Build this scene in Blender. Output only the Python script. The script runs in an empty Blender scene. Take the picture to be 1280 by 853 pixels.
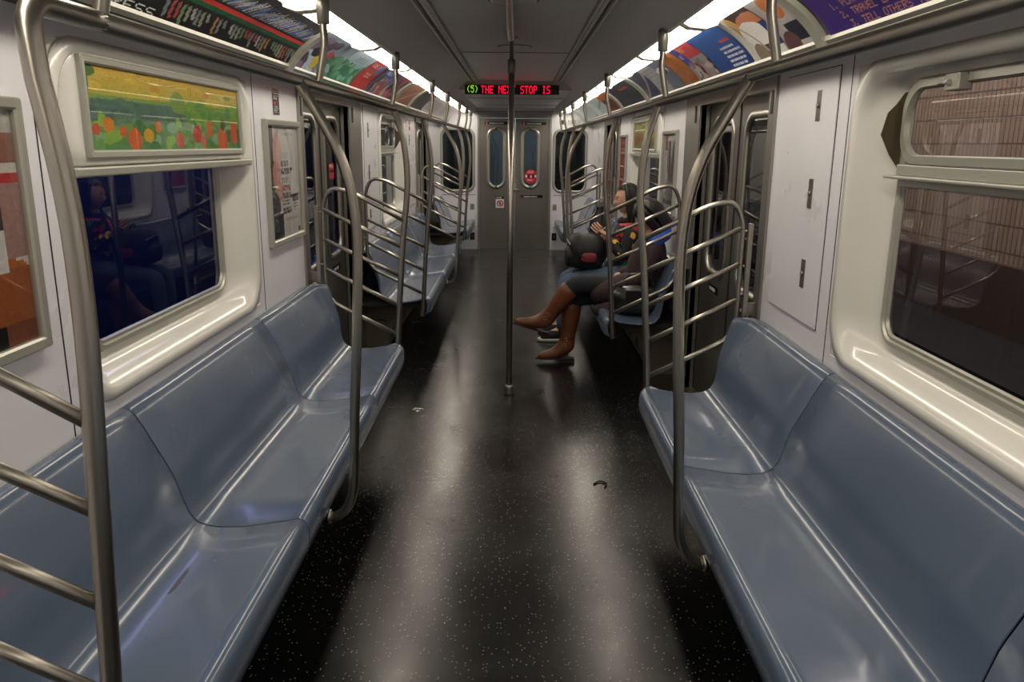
import bpy, bmesh, math, random
import numpy as np
from mathutils import Vector, Matrix
random.seed(7); rng = np.random.default_rng(7)
SC = bpy.context.scene
COL = SC.collection

# ------------------------------------------------------------------ camera, light, exposure
CAM_LOC = (0.02, 0.0, 1.56)
def cam_matrix():
    F, CX, CY = 996.0, 640.0, 426.5
    yv = Vector((646-CX, 181-CY, F)).normalized()
    dn = Vector((603-CX, 4480-CY, F)).normalized()
    dn = (dn - yv*dn.dot(yv)).normalized()
    zv = -dn; xv = yv.cross(zv)
    R = Matrix((xv, yv, zv))                      # world = R @ cam(right, down, forward)
    r, d, f = R @ Vector((1,0,0)), R @ Vector((0,1,0)), R @ Vector((0,0,1))
    m = Matrix((( r.x, -d.x, -f.x, CAM_LOC[0]), (r.y, -d.y, -f.y, CAM_LOC[1]), (r.z, -d.z, -f.z, CAM_LOC[2]), (0,0,0,1)))
    return m
cd = bpy.data.cameras.new('camera'); cam = bpy.data.objects.new('camera', cd); COL.objects.link(cam)
cam.matrix_world = cam_matrix(); cd.sensor_width = 36; cd.lens = 996/1280*36; cd.clip_start = .05
SC.camera = cam
SC.view_settings.view_transform = 'Standard'; SC.view_settings.look = 'None'
SC.view_settings.gamma = 1; SC.view_settings.use_curve_mapping = False
SC.view_settings.exposure = 0.95
TUBE_STRENGTH = 6.5
w = bpy.data.worlds.new('world'); SC.world = w; w.use_nodes = True
w.node_tree.nodes['Background'].inputs[0].default_value = (.02,.022,.03,1)
w.node_tree.nodes['Background'].inputs[1].default_value = .25
def area(name, loc, target, size, sizey, power, col):
    l = bpy.data.lights.new(name, 'AREA'); l.shape = 'RECTANGLE'; l.size = size; l.size_y = sizey; l.energy = power; l.color = col
    o = bpy.data.objects.new(name, l); COL.objects.link(o); o.location = loc
    o.rotation_euler = (Vector(target)-Vector(loc)).to_track_quat('-Z','Y').to_euler(); return o
area('tile_wall_fill', (2.6, 6.5, 2.9), (3.6, 6.5, .8), 8, .3, 120, (1,.84,.72))  # unseen fill light, added to brighten the tiles behind the right windows
area('blue_tunnel_fill', (-2.0, 6.8, 2.6), (-2.6, 6.8, 1.2), 6, .3, 32, (.1,.2,1))  # added blue fill on the tunnel wall, gives the left windows their tint

area('end_glass_fill', (0, 12.5, 2.3), (0, 13.7, 1.3), 2.6, .2, 60, (.85,1,.9))  # added greenish fill beyond the end wall, lightens the end-door glass

# ------------------------------------------------------------------ materials
def lin(c):
    if isinstance(c, str): c = tuple(int(c[i:i+2],16)/255 for i in (0,2,4))
    return tuple((x/12.92 if x <= .04045 else ((x+.055)/1.055)**2.4) for x in c)
def mat(name, col, rough=.5, metal=0, bump=0, bscale=60, var=0, vscale=4, coat=0, spec=.5, stretch=None, emit=None, es=1):
    m = bpy.data.materials.new(name); m.use_nodes = True; nt = m.node_tree; b = nt.nodes['Principled BSDF']
    c = lin(col)+(1,)
    b.inputs['Base Color'].default_value = c; b.inputs['Roughness'].default_value = rough; b.inputs['Metallic'].default_value = metal
    b.inputs['Specular IOR Level'].default_value = spec
    if coat: b.inputs['Coat Weight'].default_value = coat; b.inputs['Coat Roughness'].default_value = .08
    tc = nt.nodes.new('ShaderNodeTexCoord'); mp = nt.nodes.new('ShaderNodeMapping'); nt.links.new(tc.outputs['Object'], mp.inputs[0])
    if stretch: mp.inputs['Scale'].default_value = stretch
    if var:
        n = nt.nodes.new('ShaderNodeTexNoise'); n.inputs['Scale'].default_value = vscale; n.inputs['Detail'].default_value = 5
        nt.links.new(mp.outputs[0], n.inputs['Vector'])
        r = nt.nodes.new('ShaderNodeValToRGB'); r.color_ramp.elements[0].position=.3; r.color_ramp.elements[1].position=.7
        r.color_ramp.elements[0].color = tuple(x*(1-var) for x in c[:3])+(1,); r.color_ramp.elements[1].color = tuple(min(1,x*(1+var)) for x in c[:3])+(1,)
        nt.links.new(n.outputs[0], r.inputs[0]); nt.links.new(r.outputs[0], b.inputs['Base Color'])
        mr = nt.nodes.new('ShaderNodeMapRange'); mr.inputs[3].default_value = max(0,rough-.08); mr.inputs[4].default_value = min(1,rough+.08)
        nt.links.new(n.outputs[0], mr.inputs[0]); nt.links.new(mr.outputs[0], b.inputs['Roughness'])
    if bump:
        n2 = nt.nodes.new('ShaderNodeTexNoise'); n2.inputs['Scale'].default_value = bscale; n2.inputs['Detail'].default_value = 3
        nt.links.new(mp.outputs[0], n2.inputs['Vector'])
        bp = nt.nodes.new('ShaderNodeBump'); bp.inputs['Strength'].default_value = bump; bp.inputs['Distance'].default_value = .002
        nt.links.new(n2.outputs[0], bp.inputs['Height']); nt.links.new(bp.outputs[0], b.inputs['Normal'])
    if emit: b.inputs['Emission Color'].default_value = lin(emit)+(1,); b.inputs['Emission Strength'].default_value = es
    return m
def glass_mat(name, tint, ior=1.6, rough=0.0):
    m = bpy.data.materials.new(name); m.use_nodes = True; nt = m.node_tree; nt.nodes.clear()
    o = nt.nodes.new('ShaderNodeOutputMaterial'); mx = nt.nodes.new('ShaderNodeMixShader'); f = nt.nodes.new('ShaderNodeFresnel'); f.inputs[0].default_value = ior
    t = nt.nodes.new('ShaderNodeBsdfTransparent'); t.inputs[0].default_value = tint+(1,)
    g = nt.nodes.new('ShaderNodeBsdfGlossy'); g.inputs['Roughness'].default_value = rough
    ge = nt.nodes.new('ShaderNodeNewGeometry'); iv = nt.nodes.new('ShaderNodeMath'); iv.operation='SUBTRACT'; iv.inputs[0].default_value=1; nt.links.new(ge.outputs['Backfacing'], iv.inputs[1])
    ml = nt.nodes.new('ShaderNodeMath'); ml.operation='MULTIPLY'; nt.links.new(f.outputs[0], ml.inputs[0]); nt.links.new(iv.outputs[0], ml.inputs[1])
    nt.links.new(ml.outputs[0], mx.inputs[0]); nt.links.new(t.outputs[0], mx.inputs[1]); nt.links.new(g.outputs[0], mx.inputs[2]); nt.links.new(mx.outputs[0], o.inputs[0])
    return m
def emis(name, col, s):
    m = bpy.data.materials.new(name); m.use_nodes = True; nt = m.node_tree; nt.nodes.clear()
    o = nt.nodes.new('ShaderNodeOutputMaterial'); e = nt.nodes.new('ShaderNodeEmission'); e.inputs[0].default_value = lin(col)+(1,); e.inputs[1].default_value = s
    nt.links.new(e.outputs[0], o.inputs[0]); return m
def print_mat(name, rough=.35):
    m = bpy.data.materials.new(name); m.use_nodes = True; nt = m.node_tree; b = nt.nodes['Principled BSDF']
    a = nt.nodes.new('ShaderNodeVertexColor'); a.layer_name = 'ink'; nt.links.new(a.outputs[0], b.inputs['Base Color'])
    b.inputs['Roughness'].default_value = rough; return m
def floor_mat():
    m = mat('floor_rubber', '16161a', .3); nt = m.node_tree; b = nt.nodes['Principled BSDF']
    tc = nt.nodes.new('ShaderNodeTexCoord')
    v = nt.nodes.new('ShaderNodeTexVoronoi'); v.inputs['Scale'].default_value = 75; nt.links.new(tc.outputs['Object'], v.inputs['Vector'])
    lt = nt.nodes.new('ShaderNodeMath'); lt.operation = 'LESS_THAN'; lt.inputs[1].default_value = .17; nt.links.new(v.outputs['Distance'], lt.inputs[0])
    sep = nt.nodes.new('ShaderNodeSeparateColor'); nt.links.new(v.outputs['Color'], sep.inputs[0])
    gt = nt.nodes.new('ShaderNodeMath'); gt.operation = 'GREATER_THAN'; gt.inputs[1].default_value = .5; nt.links.new(sep.outputs[0], gt.inputs[0])
    mu = nt.nodes.new('ShaderNodeMath'); mu.operation = 'MULTIPLY'; nt.links.new(lt.outputs[0], mu.inputs[0]); nt.links.new(gt.outputs[0], mu.inputs[1])
    n = nt.nodes.new('ShaderNodeTexNoise'); n.inputs['Scale'].default_value = 2.2; n.inputs['Detail'].default_value = 8; n.inputs['Roughness'].default_value=.65; nt.links.new(tc.outputs['Object'], n.inputs['Vector'])
    r = nt.nodes.new('ShaderNodeValToRGB'); r.color_ramp.elements[0].position=.35; r.color_ramp.elements[1].position=.72
    r.color_ramp.elements[0].color=(.004,.004,.0045,1); r.color_ramp.elements[1].color=(.0068,.0066,.0064,1); nt.links.new(n.outputs[0], r.inputs[0])
    mx = nt.nodes.new('ShaderNodeMix'); mx.data_type='RGBA'; nt.links.new(mu.outputs[0], mx.inputs[0]); nt.links.new(r.outputs[0], mx.inputs[6]); mx.inputs[7].default_value=(.24,.23,.21,1)
    nt.links.new(mx.outputs[2], b.inputs['Base Color'])
    mr = nt.nodes.new('ShaderNodeMapRange'); mr.inputs[1].default_value=.3; mr.inputs[2].default_value=.7; mr.inputs[3].default_value=.19; mr.inputs[4].default_value=.29
    nt.links.new(n.outputs[0], mr.inputs[0]); nt.links.new(mr.outputs[0], b.inputs['Roughness'])
    n3 = nt.nodes.new('ShaderNodeTexNoise'); n3.inputs['Scale'].default_value=160; nt.links.new(tc.outputs['Object'], n3.inputs['Vector'])
    bp = nt.nodes.new('ShaderNodeBump'); bp.inputs['Strength'].default_value=.12; bp.inputs['Distance'].default_value=.001; nt.links.new(n3.outputs[0], bp.inputs['Height']); nt.links.new(bp.outputs[0], b.inputs['Normal'])
    return m
def tile_mat():
    m = mat('station_tile', '9c8c80', .3); nt = m.node_tree; b = nt.nodes['Principled BSDF']
    tc = nt.nodes.new('ShaderNodeTexCoord'); mp = nt.nodes.new('ShaderNodeMapping'); mp.inputs['Rotation'].default_value=(math.pi/2,0,math.pi/2)
    nt.links.new(tc.outputs['Object'], mp.inputs[0])
    sx = nt.nodes.new('ShaderNodeSeparateXYZ'); nt.links.new(tc.outputs['Object'], sx.inputs[0])
    cb = nt.nodes.new('ShaderNodeCombineXYZ'); nt.links.new(sx.outputs[1], cb.inputs[0]); nt.links.new(sx.outputs[2], cb.inputs[1])
    br = nt.nodes.new('ShaderNodeTexBrick'); nt.links.new(cb.outputs[0], br.inputs['Vector']); br.offset=0
    br.inputs['Scale'].default_value=1; br.inputs['Brick Width'].default_value=.06; br.inputs['Row Height'].default_value=.2; br.inputs['Mortar Size'].default_value=.006
    br.inputs['Color1'].default_value=lin('a08d80')+(1,); br.inputs['Color2'].default_value=lin('93806f')+(1,); br.inputs['Mortar'].default_value=lin('5d5048')+(1,)
    nt.links.new(br.outputs[0], b.inputs['Base Color']); return m
M = dict(
 white = mat('white_melamine', 'e2e1e8', .3, var=.03, vscale=3, coat=.2),
 white_fg = mat('white_fibreglass', 'dad8d2', .22, var=.03, vscale=2, coat=.4),
 grey_ceil = mat('grey_ceiling_panel', 'c2bfbc', .42, var=.05, vscale=2),
 haunch = mat('haunch_panel', 'c0bdbb', .38, var=.05, vscale=2),
 steel = mat('brushed_steel', '98958f', .38, .9, var=.06, vscale=6, stretch=(1,1,.05)),
 steel_dark = mat('door_steel', '84817c', .36, .92, var=.07, vscale=5, stretch=(1,1,.05)),
 tube = mat('satin_steel_tube', 'aaa59b', .31, 1),
 alu = mat('aluminium_frame', 'aaa79d', .38, 1),
 paint_frame = mat('painted_frame', 'a9a89e', .35, .4),
 seat = mat('seat_plastic', '515f74', .25, var=.04, vscale=3, coat=.3),
 black = mat('black_plastic', '0c0c0e', .4),
 rubber = mat('black_rubber', '08080a', .6),
 dark = mat('dark_recess', '1c1b1a', .6),
 under = mat('heater_steel', '6b6456', .5, .7),
 wallgrey = mat('lower_wall_panel', '55534f', .5),
 floor = floor_mat(), tile = tile_mat(),
 glass = glass_mat('window_glass', (.55,.56,.58)), glass_dark = glass_mat('dark_glass', (.3,.34,.36)), clear = glass_mat('clear_cover', (.93,.93,.92), 1.45),
 diffuser = emis('light_diffuser', 'fff4e0', TUBE_STRENGTH),
 diff_cap = mat('diffuser_end', 'c9c2ae', .4),
 led_r = emis('led_red', 'ff0838', 1.0), led_g = emis('led_green', '8fd020', .7),
 ink = print_mat('printed_card'), ink_gloss = print_mat('printed_sticker', .25),
 tunnel = mat('tunnel_concrete', '4a4c55', .8, var=.3, vscale=2),
 train_dark = mat('dark_trackbed', '15161a', .8),
 bronze = mat('hopper_gusset', '6d614f', .35, .6),
)

# ------------------------------------------------------------------ mesh helpers
class MB:
    def __init__(s): s.bm = bmesh.new()
    def box(s, x0,x1,y0,y1,z0,z1, bev=0):
        r = bmesh.ops.create_cube(s.bm, size=1)
        vs = r['verts']
        for v in vs: v.co = Vector(((x0+x1)/2+v.co.x*(x1-x0), (y0+y1)/2+v.co.y*(y1-y0), (z0+z1)/2+v.co.z*(z1-z0)))
        if bev:
            es = list({e for v in vs for e in v.link_edges})
            bmesh.ops.bevel(s.bm, geom=es, offset=bev, segments=2, profile=.5, affect='EDGES')
        return s
    def tube(s, pts, r, n=14, cap=True):
        pts = [Vector(p) for p in pts]; rs = r if isinstance(r,(list,tuple)) else [r]*len(pts)
        rings=[]; up=None
        for i,p in enumerate(pts):
            t = (pts[min(i+1,len(pts)-1)]-pts[max(i-1,0)]).normalized()
            if up is None: up = Vector((0,0,1)) if abs(t.z)<.9 else Vector((1,0,0))
            a = (up - t*up.dot(t)).normalized(); b = t.cross(a); up = a
            rings.append([s.bm.verts.new(p+(a*math.cos(k*2*math.pi/n)+b*math.sin(k*2*math.pi/n))*rs[i]) for k in range(n)])
        for A,B in zip(rings, rings[1:]):
            for k in range(n):
                f = s.bm.faces.new((A[k],A[(k+1)%n],B[(k+1)%n],B[k])); f.smooth=True
        if cap: s.bm.faces.new(rings[0][::-1]); s.bm.faces.new(rings[-1])
        return s
    def lathe(s, c, prof, n=20, axis='z'):
        pts=[]; rs=[]
        d = {'z':Vector((0,0,1)),'x':Vector((1,0,0)),'y':Vector((0,1,0))}[axis]
        for r,h in prof: pts.append(Vector(c)+d*h); rs.append(max(r,1e-4))
        return s.tube_fixed(pts, rs, d, n)
    def tube_fixed(s, pts, rs, d, n):
        a = Vector((1,0,0)) if abs(d.x)<.5 else Vector((0,1,0)); b = d.cross(a)
        rings=[[s.bm.verts.new(p+(a*math.cos(k*2*math.pi/n)+b*math.sin(k*2*math.pi/n))*r) for k in range(n)] for p,r in zip(pts,rs)]
        for A,B in zip(rings, rings[1:]):
            for k in range(n):
                f=s.bm.faces.new((A[k],A[(k+1)%n],B[(k+1)%n],B[k])); f.smooth=True
        s.bm.faces.new(rings[0][::-1]); s.bm.faces.new(rings[-1]); return s
    def loft(s, rings, smooth=True, closed=True, cap=False):
        R=[[s.bm.verts.new(p) for p in ring] for ring in rings]
        n=len(R[0])
        for A,B in zip(R,R[1:]):
            for k in range(n if closed else n-1):
                f=s.bm.faces.new((A[k],A[(k+1)%n],B[(k+1)%n],B[k])); f.smooth=smooth
        if cap: s.bm.faces.new(R[0][::-1]); s.bm.faces.new(R[-1])
        return s
    def build(s, name, m, parent=None, **props):
        bmesh.ops.recalc_face_normals(s.bm, faces=s.bm.faces)
        me = bpy.data.meshes.new(name)
        if parent is not None:
            l = world_loc(parent)
            for v in s.bm.verts: v.co -= l
        s.bm.to_mesh(me); s.bm.free(); me.materials.append(m)
        o = bpy.data.objects.new(name, me); COL.objects.link(o)
        if parent is not None: o.parent = parent
        for k,v in props.items(): o[k]=v
        return o
def world_loc(o):
    l = Vector((0,0,0))
    while o is not None: l += o.location; o = o.parent
    return l
def structure(o): o['kind']='structure'; return o
def thing(name, loc, label, cat, group=None):
    o = bpy.data.objects.new(name, None); COL.objects.link(o); o.location = loc; o.empty_display_size=.1
    o['label']=label; o['category']=cat
    if group: o['group']=group
    return o
def tag(o, label, cat, group=None):
    o['label']=label; o['category']=cat
    if group: o['group']=group
    return o
def fillet(pts, r, n=6):
    pts=[Vector(p) for p in pts]; out=[pts[0]]
    for i in range(1,len(pts)-1):
        a,b,c = pts[i-1],pts[i],pts[i+1]; u=(a-b); v=(c-b); rr=min(r,u.length*.49,v.length*.49)
        p=b+u.normalized()*rr; q=b+v.normalized()*rr
        for k in range(n+1):
            t=k/n; out.append(p*(1-t)**2+b*2*t*(1-t)+q*t*t)
    out.append(pts[-1]); return out
def spline(pts, n=8):
    P=[Vector(p) for p in pts]; P=[P[0]*2-P[1]]+P+[P[-1]*2-P[-2]]; out=[]
    for i in range(1,len(P)-2):
        for k in range(n):
            t=k/n; a,b,c,d=P[i-1],P[i],P[i+1],P[i+2]
            out.append(.5*((2*b)+(c-a)*t+(2*a-5*b+4*c-d)*t*t+(3*b-a-3*c+d)*t**3))
    out.append(P[-2]); return out
def rrect(cx, cz, hw, hh, r, n=6):
    """points of a rounded rectangle in (u,v), constant count"""
    out=[]
    for (sx,sz,a0) in ((1,1,0),(-1,1,90),(-1,-1,180),(1,-1,270)):
        for k in range(n+1):
            a=math.radians(a0+90*k/n); out.append((cx+sx*(hw-r)+r*math.cos(a), cz+sz*(hh-r)+r*math.sin(a)))
    return out

# ------------------------------------------------------------------ printed images (colour per grid cell)
F5 = {'A':'0E11111F111111','B':'1E11111E11111E','C':'0E11101010110E','D':'1E11111111111E','E':'1F10101E10101F','F':'1F10101E101010','G':'0E11101713110F','H':'1111111F111111','I':'0E04040404040E','K':'11121418141211','L':'1010101010101F','M':'111B1515111111','N':'11191513111111','O':'0E11111111110E','P':'1E11111E101010','R':'1E11111E141211','S':'0F10100E01011E','T':'1F040404040404','U':'1111111111110E','V':'11111111110A04','W':'11111115151B11','X':'11110A040A1111','Y':'11110A04040404','Z':'1F01020408101F','0':'0E11131519110E','1':'040C040404040E','2':'0E11010204081F','3':'1F02040201110E','4':'02060A121F0202','5':'1F101E0101110E','6':'0608101E11110E','7':'1F010204080808','8':'0E11110E11110E','9':'0E11110F01020C','(':'02040808080402',')':'08040202020408',' ':'00000000000000','.':'00000000000C0C','-':'0000001F000000','/':'01010204081010'}
def glyph(c):
    h=F5.get(c.upper(),F5[' ']); return [[(int(h[2*i:2*i+2],16)>>(4-j))&1 for j in range(5)] for i in range(7)]
def rgb(c): return np.array(lin(c))
class Art:
    def __init__(s,w,h,bg): s.w,s.h=w,h; s.a=np.tile(rgb(bg),(h,w,1)).astype(float); s.Y,s.X=np.mgrid[0:h,0:w]
    def rect(s,x0,y0,x1,y1,c,alpha=1):
        x0,x1,y0,y1=[int(round(v)) for v in (x0*s.w,x1*s.w,y0*s.h,y1*s.h)]; s.a[y0:y1,x0:x1]=s.a[y0:y1,x0:x1]*(1-alpha)+rgb(c)*alpha; return s
    def ell(s,cx,cy,rx,ry,c):
        m=((s.X/s.w-cx)/rx)**2+((s.Y/s.h-cy)/ry)**2<1; s.a[m]=rgb(c); return s
    def band(s,x0,y0,x1,y1,wd,c):
        dx,dy=(x1-x0)*s.w,(y1-y0)*s.h; L=math.hypot(dx,dy); px=s.X-x0*s.w; py=s.Y-y0*s.h
        t=(px*dx+py*dy)/L; d=np.abs(px*dy-py*dx)/L; m=(d<wd*s.h/2)&(t>0)&(t<L); s.a[m]=rgb(c); return s
    def grad(s,x0,y0,x1,y1,c0,c1,vert=True):
        x0,x1,y0,y1=[int(round(v)) for v in (x0*s.w,x1*s.w,y0*s.h,y1*s.h)]
        n=(y1-y0) if vert else (x1-x0); t=np.linspace(0,1,n)[:,None]; g=rgb(c0)*(1-t)+rgb(c1)*t
        s.a[y0:y1,x0:x1]= g[:,None,:] if vert else g[None,:,:]; return s
    def text(s,t,x,y,c,k=1):
        x=int(x*s.w); y=int(y*s.h)
        for ch in t:
            g=glyph(ch)
            for i in range(7):
                for j in range(5):
                    if g[i][j]:
                        yy=y+i*k; xx=x+j*k; s.a[max(0,yy):max(0,yy+k),max(0,xx):max(0,xx+k)]=rgb(c)
            x+=6*k
        return s
    def words(s,x0,y0,x1,y1,rows,c,seed=1,fill=.6):
        r=random.Random(seed); rh=(y1-y0)/rows
        for i in range(rows):
            x=x0; e=x0+(x1-x0)*r.uniform(.7,1)
            while x<e:
                wd=r.uniform(.02,.07)*1.5; s.rect(x,y0+i*rh,min(x+wd,e),y0+i*rh+rh*fill,c); x+=wd+.014
        return s
    def blobs(s,n,x0,y0,x1,y1,rx,ry,cols,seed=1):
        r=random.Random(seed)
        for _ in range(n): s.ell(r.uniform(x0,x1),r.uniform(y0,y1),rx*r.uniform(.5,1.3),ry*r.uniform(.5,1.3),r.choice(cols))
        return s
    def noise(s,amt,seed=1):
        g=np.random.default_rng(seed); s.a*= (1+amt*(g.random((s.h,s.w,1))-.5)*2); return s
def print_mesh(name, art, fn, parent, m=None, **props):
    """fn(u,v) -> world point, u left->right, v top->bottom in 0..1"""
    W,H=art.w,art.h; l=world_loc(parent) if parent else Vector((0,0,0))
    vs=[tuple(Vector(fn(i/W,j/H))-l) for j in range(H+1) for i in range(W+1)]
    fs=[(j*(W+1)+i,j*(W+1)+i+1,(j+1)*(W+1)+i+1,(j+1)*(W+1)+i) for j in range(H) for i in range(W)]
    me=bpy.data.meshes.new(name); me.from_pydata(vs,[],fs)
    ca=me.color_attributes.new('ink','FLOAT_COLOR','CORNER')
    c=np.ones((H*W,4,4)); c[:,:,:3]=np.clip(art.a,0,1).reshape(H*W,1,3); ca.data.foreach_set('color',c.ravel())
    me.materials.append(m or M['ink']); o=bpy.data.objects.new(name,me); COL.objects.link(o)
    if parent: o.parent=parent
    for k,v in props.items(): o[k]=v
    return o
def flat_fn(s, x, y0, y1, z0, z1):
    """wall print seen from inside; s=-1 left wall (left->right = near->far), s=+1 right wall (far->near)"""
    if s<0: return lambda u,v:(s*x, y0+(y1-y0)*u, z1+(z0-z1)*v)
    return lambda u,v:(s*x, y1+(y0-y1)*u, z1+(z0-z1)*v)

# ------------------------------------------------------------------ car layout
XW = 1.14; ZT = 1.865; YE = 12.19; YB = -2.2
L_DOORS = [(4.44,5.66,6.10),(9.45,10.45,10.75)]     # near edge, far edge, pillar end
R_DOORS = [(3.66,5.03,5.45),(9.0,10.2,10.5)]
L_BAYS = [(2.05,3.56),(6.92,8.42)]
R_BAYS = [(1.22,2.75),(6.34,8.0)]
BZ0, BZ1 = .845, 1.815

# floor
b=MB(); b.box(-1.3,1.3,YB,YE+.05,-.05,0); structure(b.build('floor',M['floor']))

# walls, built round the bays and the doors
def side_wall(s, doors, bays, name):
    ops=[]
    for a,bb in bays: ops.append((a,bb,BZ0,BZ1))
    for a,bb,_ in doors: ops.append((a,bb,0,1.93))
    ops.sort(); b=MB()
    x0,x1=sorted((s*XW, s*(XW+.03))); y=YB
    for (a,c,z0,z1) in ops:
        b.box(x0,x1,y,a,0,ZT+.02)
        if z0>0: b.box(x0,x1,a,c,0,z0)
        if z1<ZT: b.box(x0,x1,a,c,z1,ZT+.02)
        y=c
    b.box(x0,x1,y,YE,0,ZT+.02)
    return structure(b.build(name,M['white']))
side_wall(-1,L_DOORS,L_BAYS,'wall_left'); side_wall(1,R_DOORS,R_BAYS,'wall_right')

b=MB(); b.box(-1.32,1.32,YB-.1,YE+.1,2.26,2.30); structure(b.build('ceiling_roof',M['dark']))
b=MB()
for s_ in (-1,1):
    xs=sorted((s_*1.165,s_*1.32)); b.box(xs[0],xs[1],YB-.1,YE+.1,1.89,2.27); b.box(xs[0],xs[1],YB-.1,YE+.1,-.05,.0)
structure(b.build('trim_roof_edge',M['dark']))
# ceiling: flat centre, slots, haunches, and the sloping backing behind the cards
HN=[(.445,2.17),(.50,2.145),(.555,2.09),(.60,2.03),(.618,2.005)]
def strip(pts, y0, y1, ys=None):
    return [[(x,y,z) for (x,z) in pts] for y in (ys or (y0,y1))]
YL=8.2
b=MB(); b.box(-.37,.37,YB,YL,2.17,2.2)
for s in (-1,1):
    b.box(min(s*.37,s*.445),max(s*.37,s*.445),YB,YL,2.2,2.23)
structure(b.build('ceiling',M['grey_ceil']))
n=0
for s in (-1,1):
    n+=1; b=MB(); b.loft(strip([(s*x,z) for x,z in HN],YB,YE),closed=False)
    b.loft(strip([(s*.618,2.005),(s*.640,2.008),(s*.66,2.06)],YB,YE),smooth=False,closed=False)
    o=b.build('trim_%d'%n,M['haunch']); structure(o); o.name='trim_%d'%n
    n+=1; b=MB()
    for x in (.374,.432):
        b.box(min(s*x,s*(x+.012)),max(s*x,s*(x+.012)),YB,YL,2.155,2.2)
    b.box(min(s*.396,s*.415),max(s*.396,s*.415),YB,YL,2.166,2.2)
    structure(b.build('trim_%d'%n,M['haunch']))
    n+=1; b=MB(); b.box(min(s*.372,s*.446),max(s*.372,s*.446),YB,YL,2.19,2.2); structure(b.build('trim_%d'%n,M['rubber']))
    n+=1; b=MB(); b.loft(strip([(s*.66,2.06),(s*.82,2.062),(s*.93,1.985),(s*1.015,1.872),(s*1.02,ZT),(s*(XW+.02),ZT)],YB,YE),smooth=False,closed=False)
    structure(b.build('trim_%d'%n,M['wallgrey']))
# dropped ceiling at the far end, ceiling seams
b=MB(); b.box(-.56,.56,YL,YE,2.082,2.2); b.box(-.05,.05,YL-.01,YL,2.085,2.1); structure(b.build('ceiling',M['grey_ceil'])).name='ceiling.001'
n+=1; b=MB()
for y in (-.8,1.4,3.55,5.73): b.box(-.37,.37,y-.006,y+.006,2.1675,2.1705)
for y in (9.6,11.2): b.box(-.55,.55,y-.006,y+.006,2.079,2.0825)
structure(b.build('trim_%d'%n,M['dark']))

# end wall with doorway
DX0,DX1,DZ=-.53,.50,1.94
b=MB()
b.box(-1.3,DX0-.03,YE,YE+.05,0,2.2); b.box(DX1+.03,1.3,YE,YE+.05,0,2.2); b.box(DX0-.03,DX1+.03,YE,YE+.05,2.01,2.2)
structure(b.build('wall_end',M['white']))
b=MB(); b.box(-1.3,1.3,YB-.05,YB,0,2.3); structure(b.build('wall_back',M['white']))
e=bpy.data.objects.new('door_1',None); COL.objects.link(e); e.location=(0,YE,0); structure(e)
b=MB(); b.box(DX0-.035,DX0,YE-.02,YE+.05,0,DZ+.075,.004); b.box(DX1,DX1+.035,YE-.02,YE+.05,0,DZ+.075,.004); b.box(DX0,DX1,YE-.02,YE+.05,DZ,DZ+.075,.004)
b.box(DX0-.06,DX1+.06,YE-.045,YE,DZ+.082,DZ+.10,.003); b.build('door_frame',M['steel'],e)
def leaf_panel(x0,x1,y,z0,z1,wins,th=.03):
    """a flat panel (XZ plane at y) with capsule windows cut: built as ring lofts plus border quads"""
    b=MB(); (cx,cz,hw,hh,r)=wins
    outer=rrect((x0+x1)/2,(z0+z1)/2,(x1-x0)/2,(z1-z0)/2,.001,12); inner=rrect(cx,cz,hw,hh,r,12)
    b.loft([[(p[0],y,p[1]) for p in outer],[(p[0],y,p[1]) for p in inner],[(p[0],y+th,p[1]) for p in inner]],smooth=False)
    b.loft([[(p[0],y,p[1]) for p in outer],[(p[0],y+th,p[1]) for p in outer]],smooth=False)
    return b
XS=-.005
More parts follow.
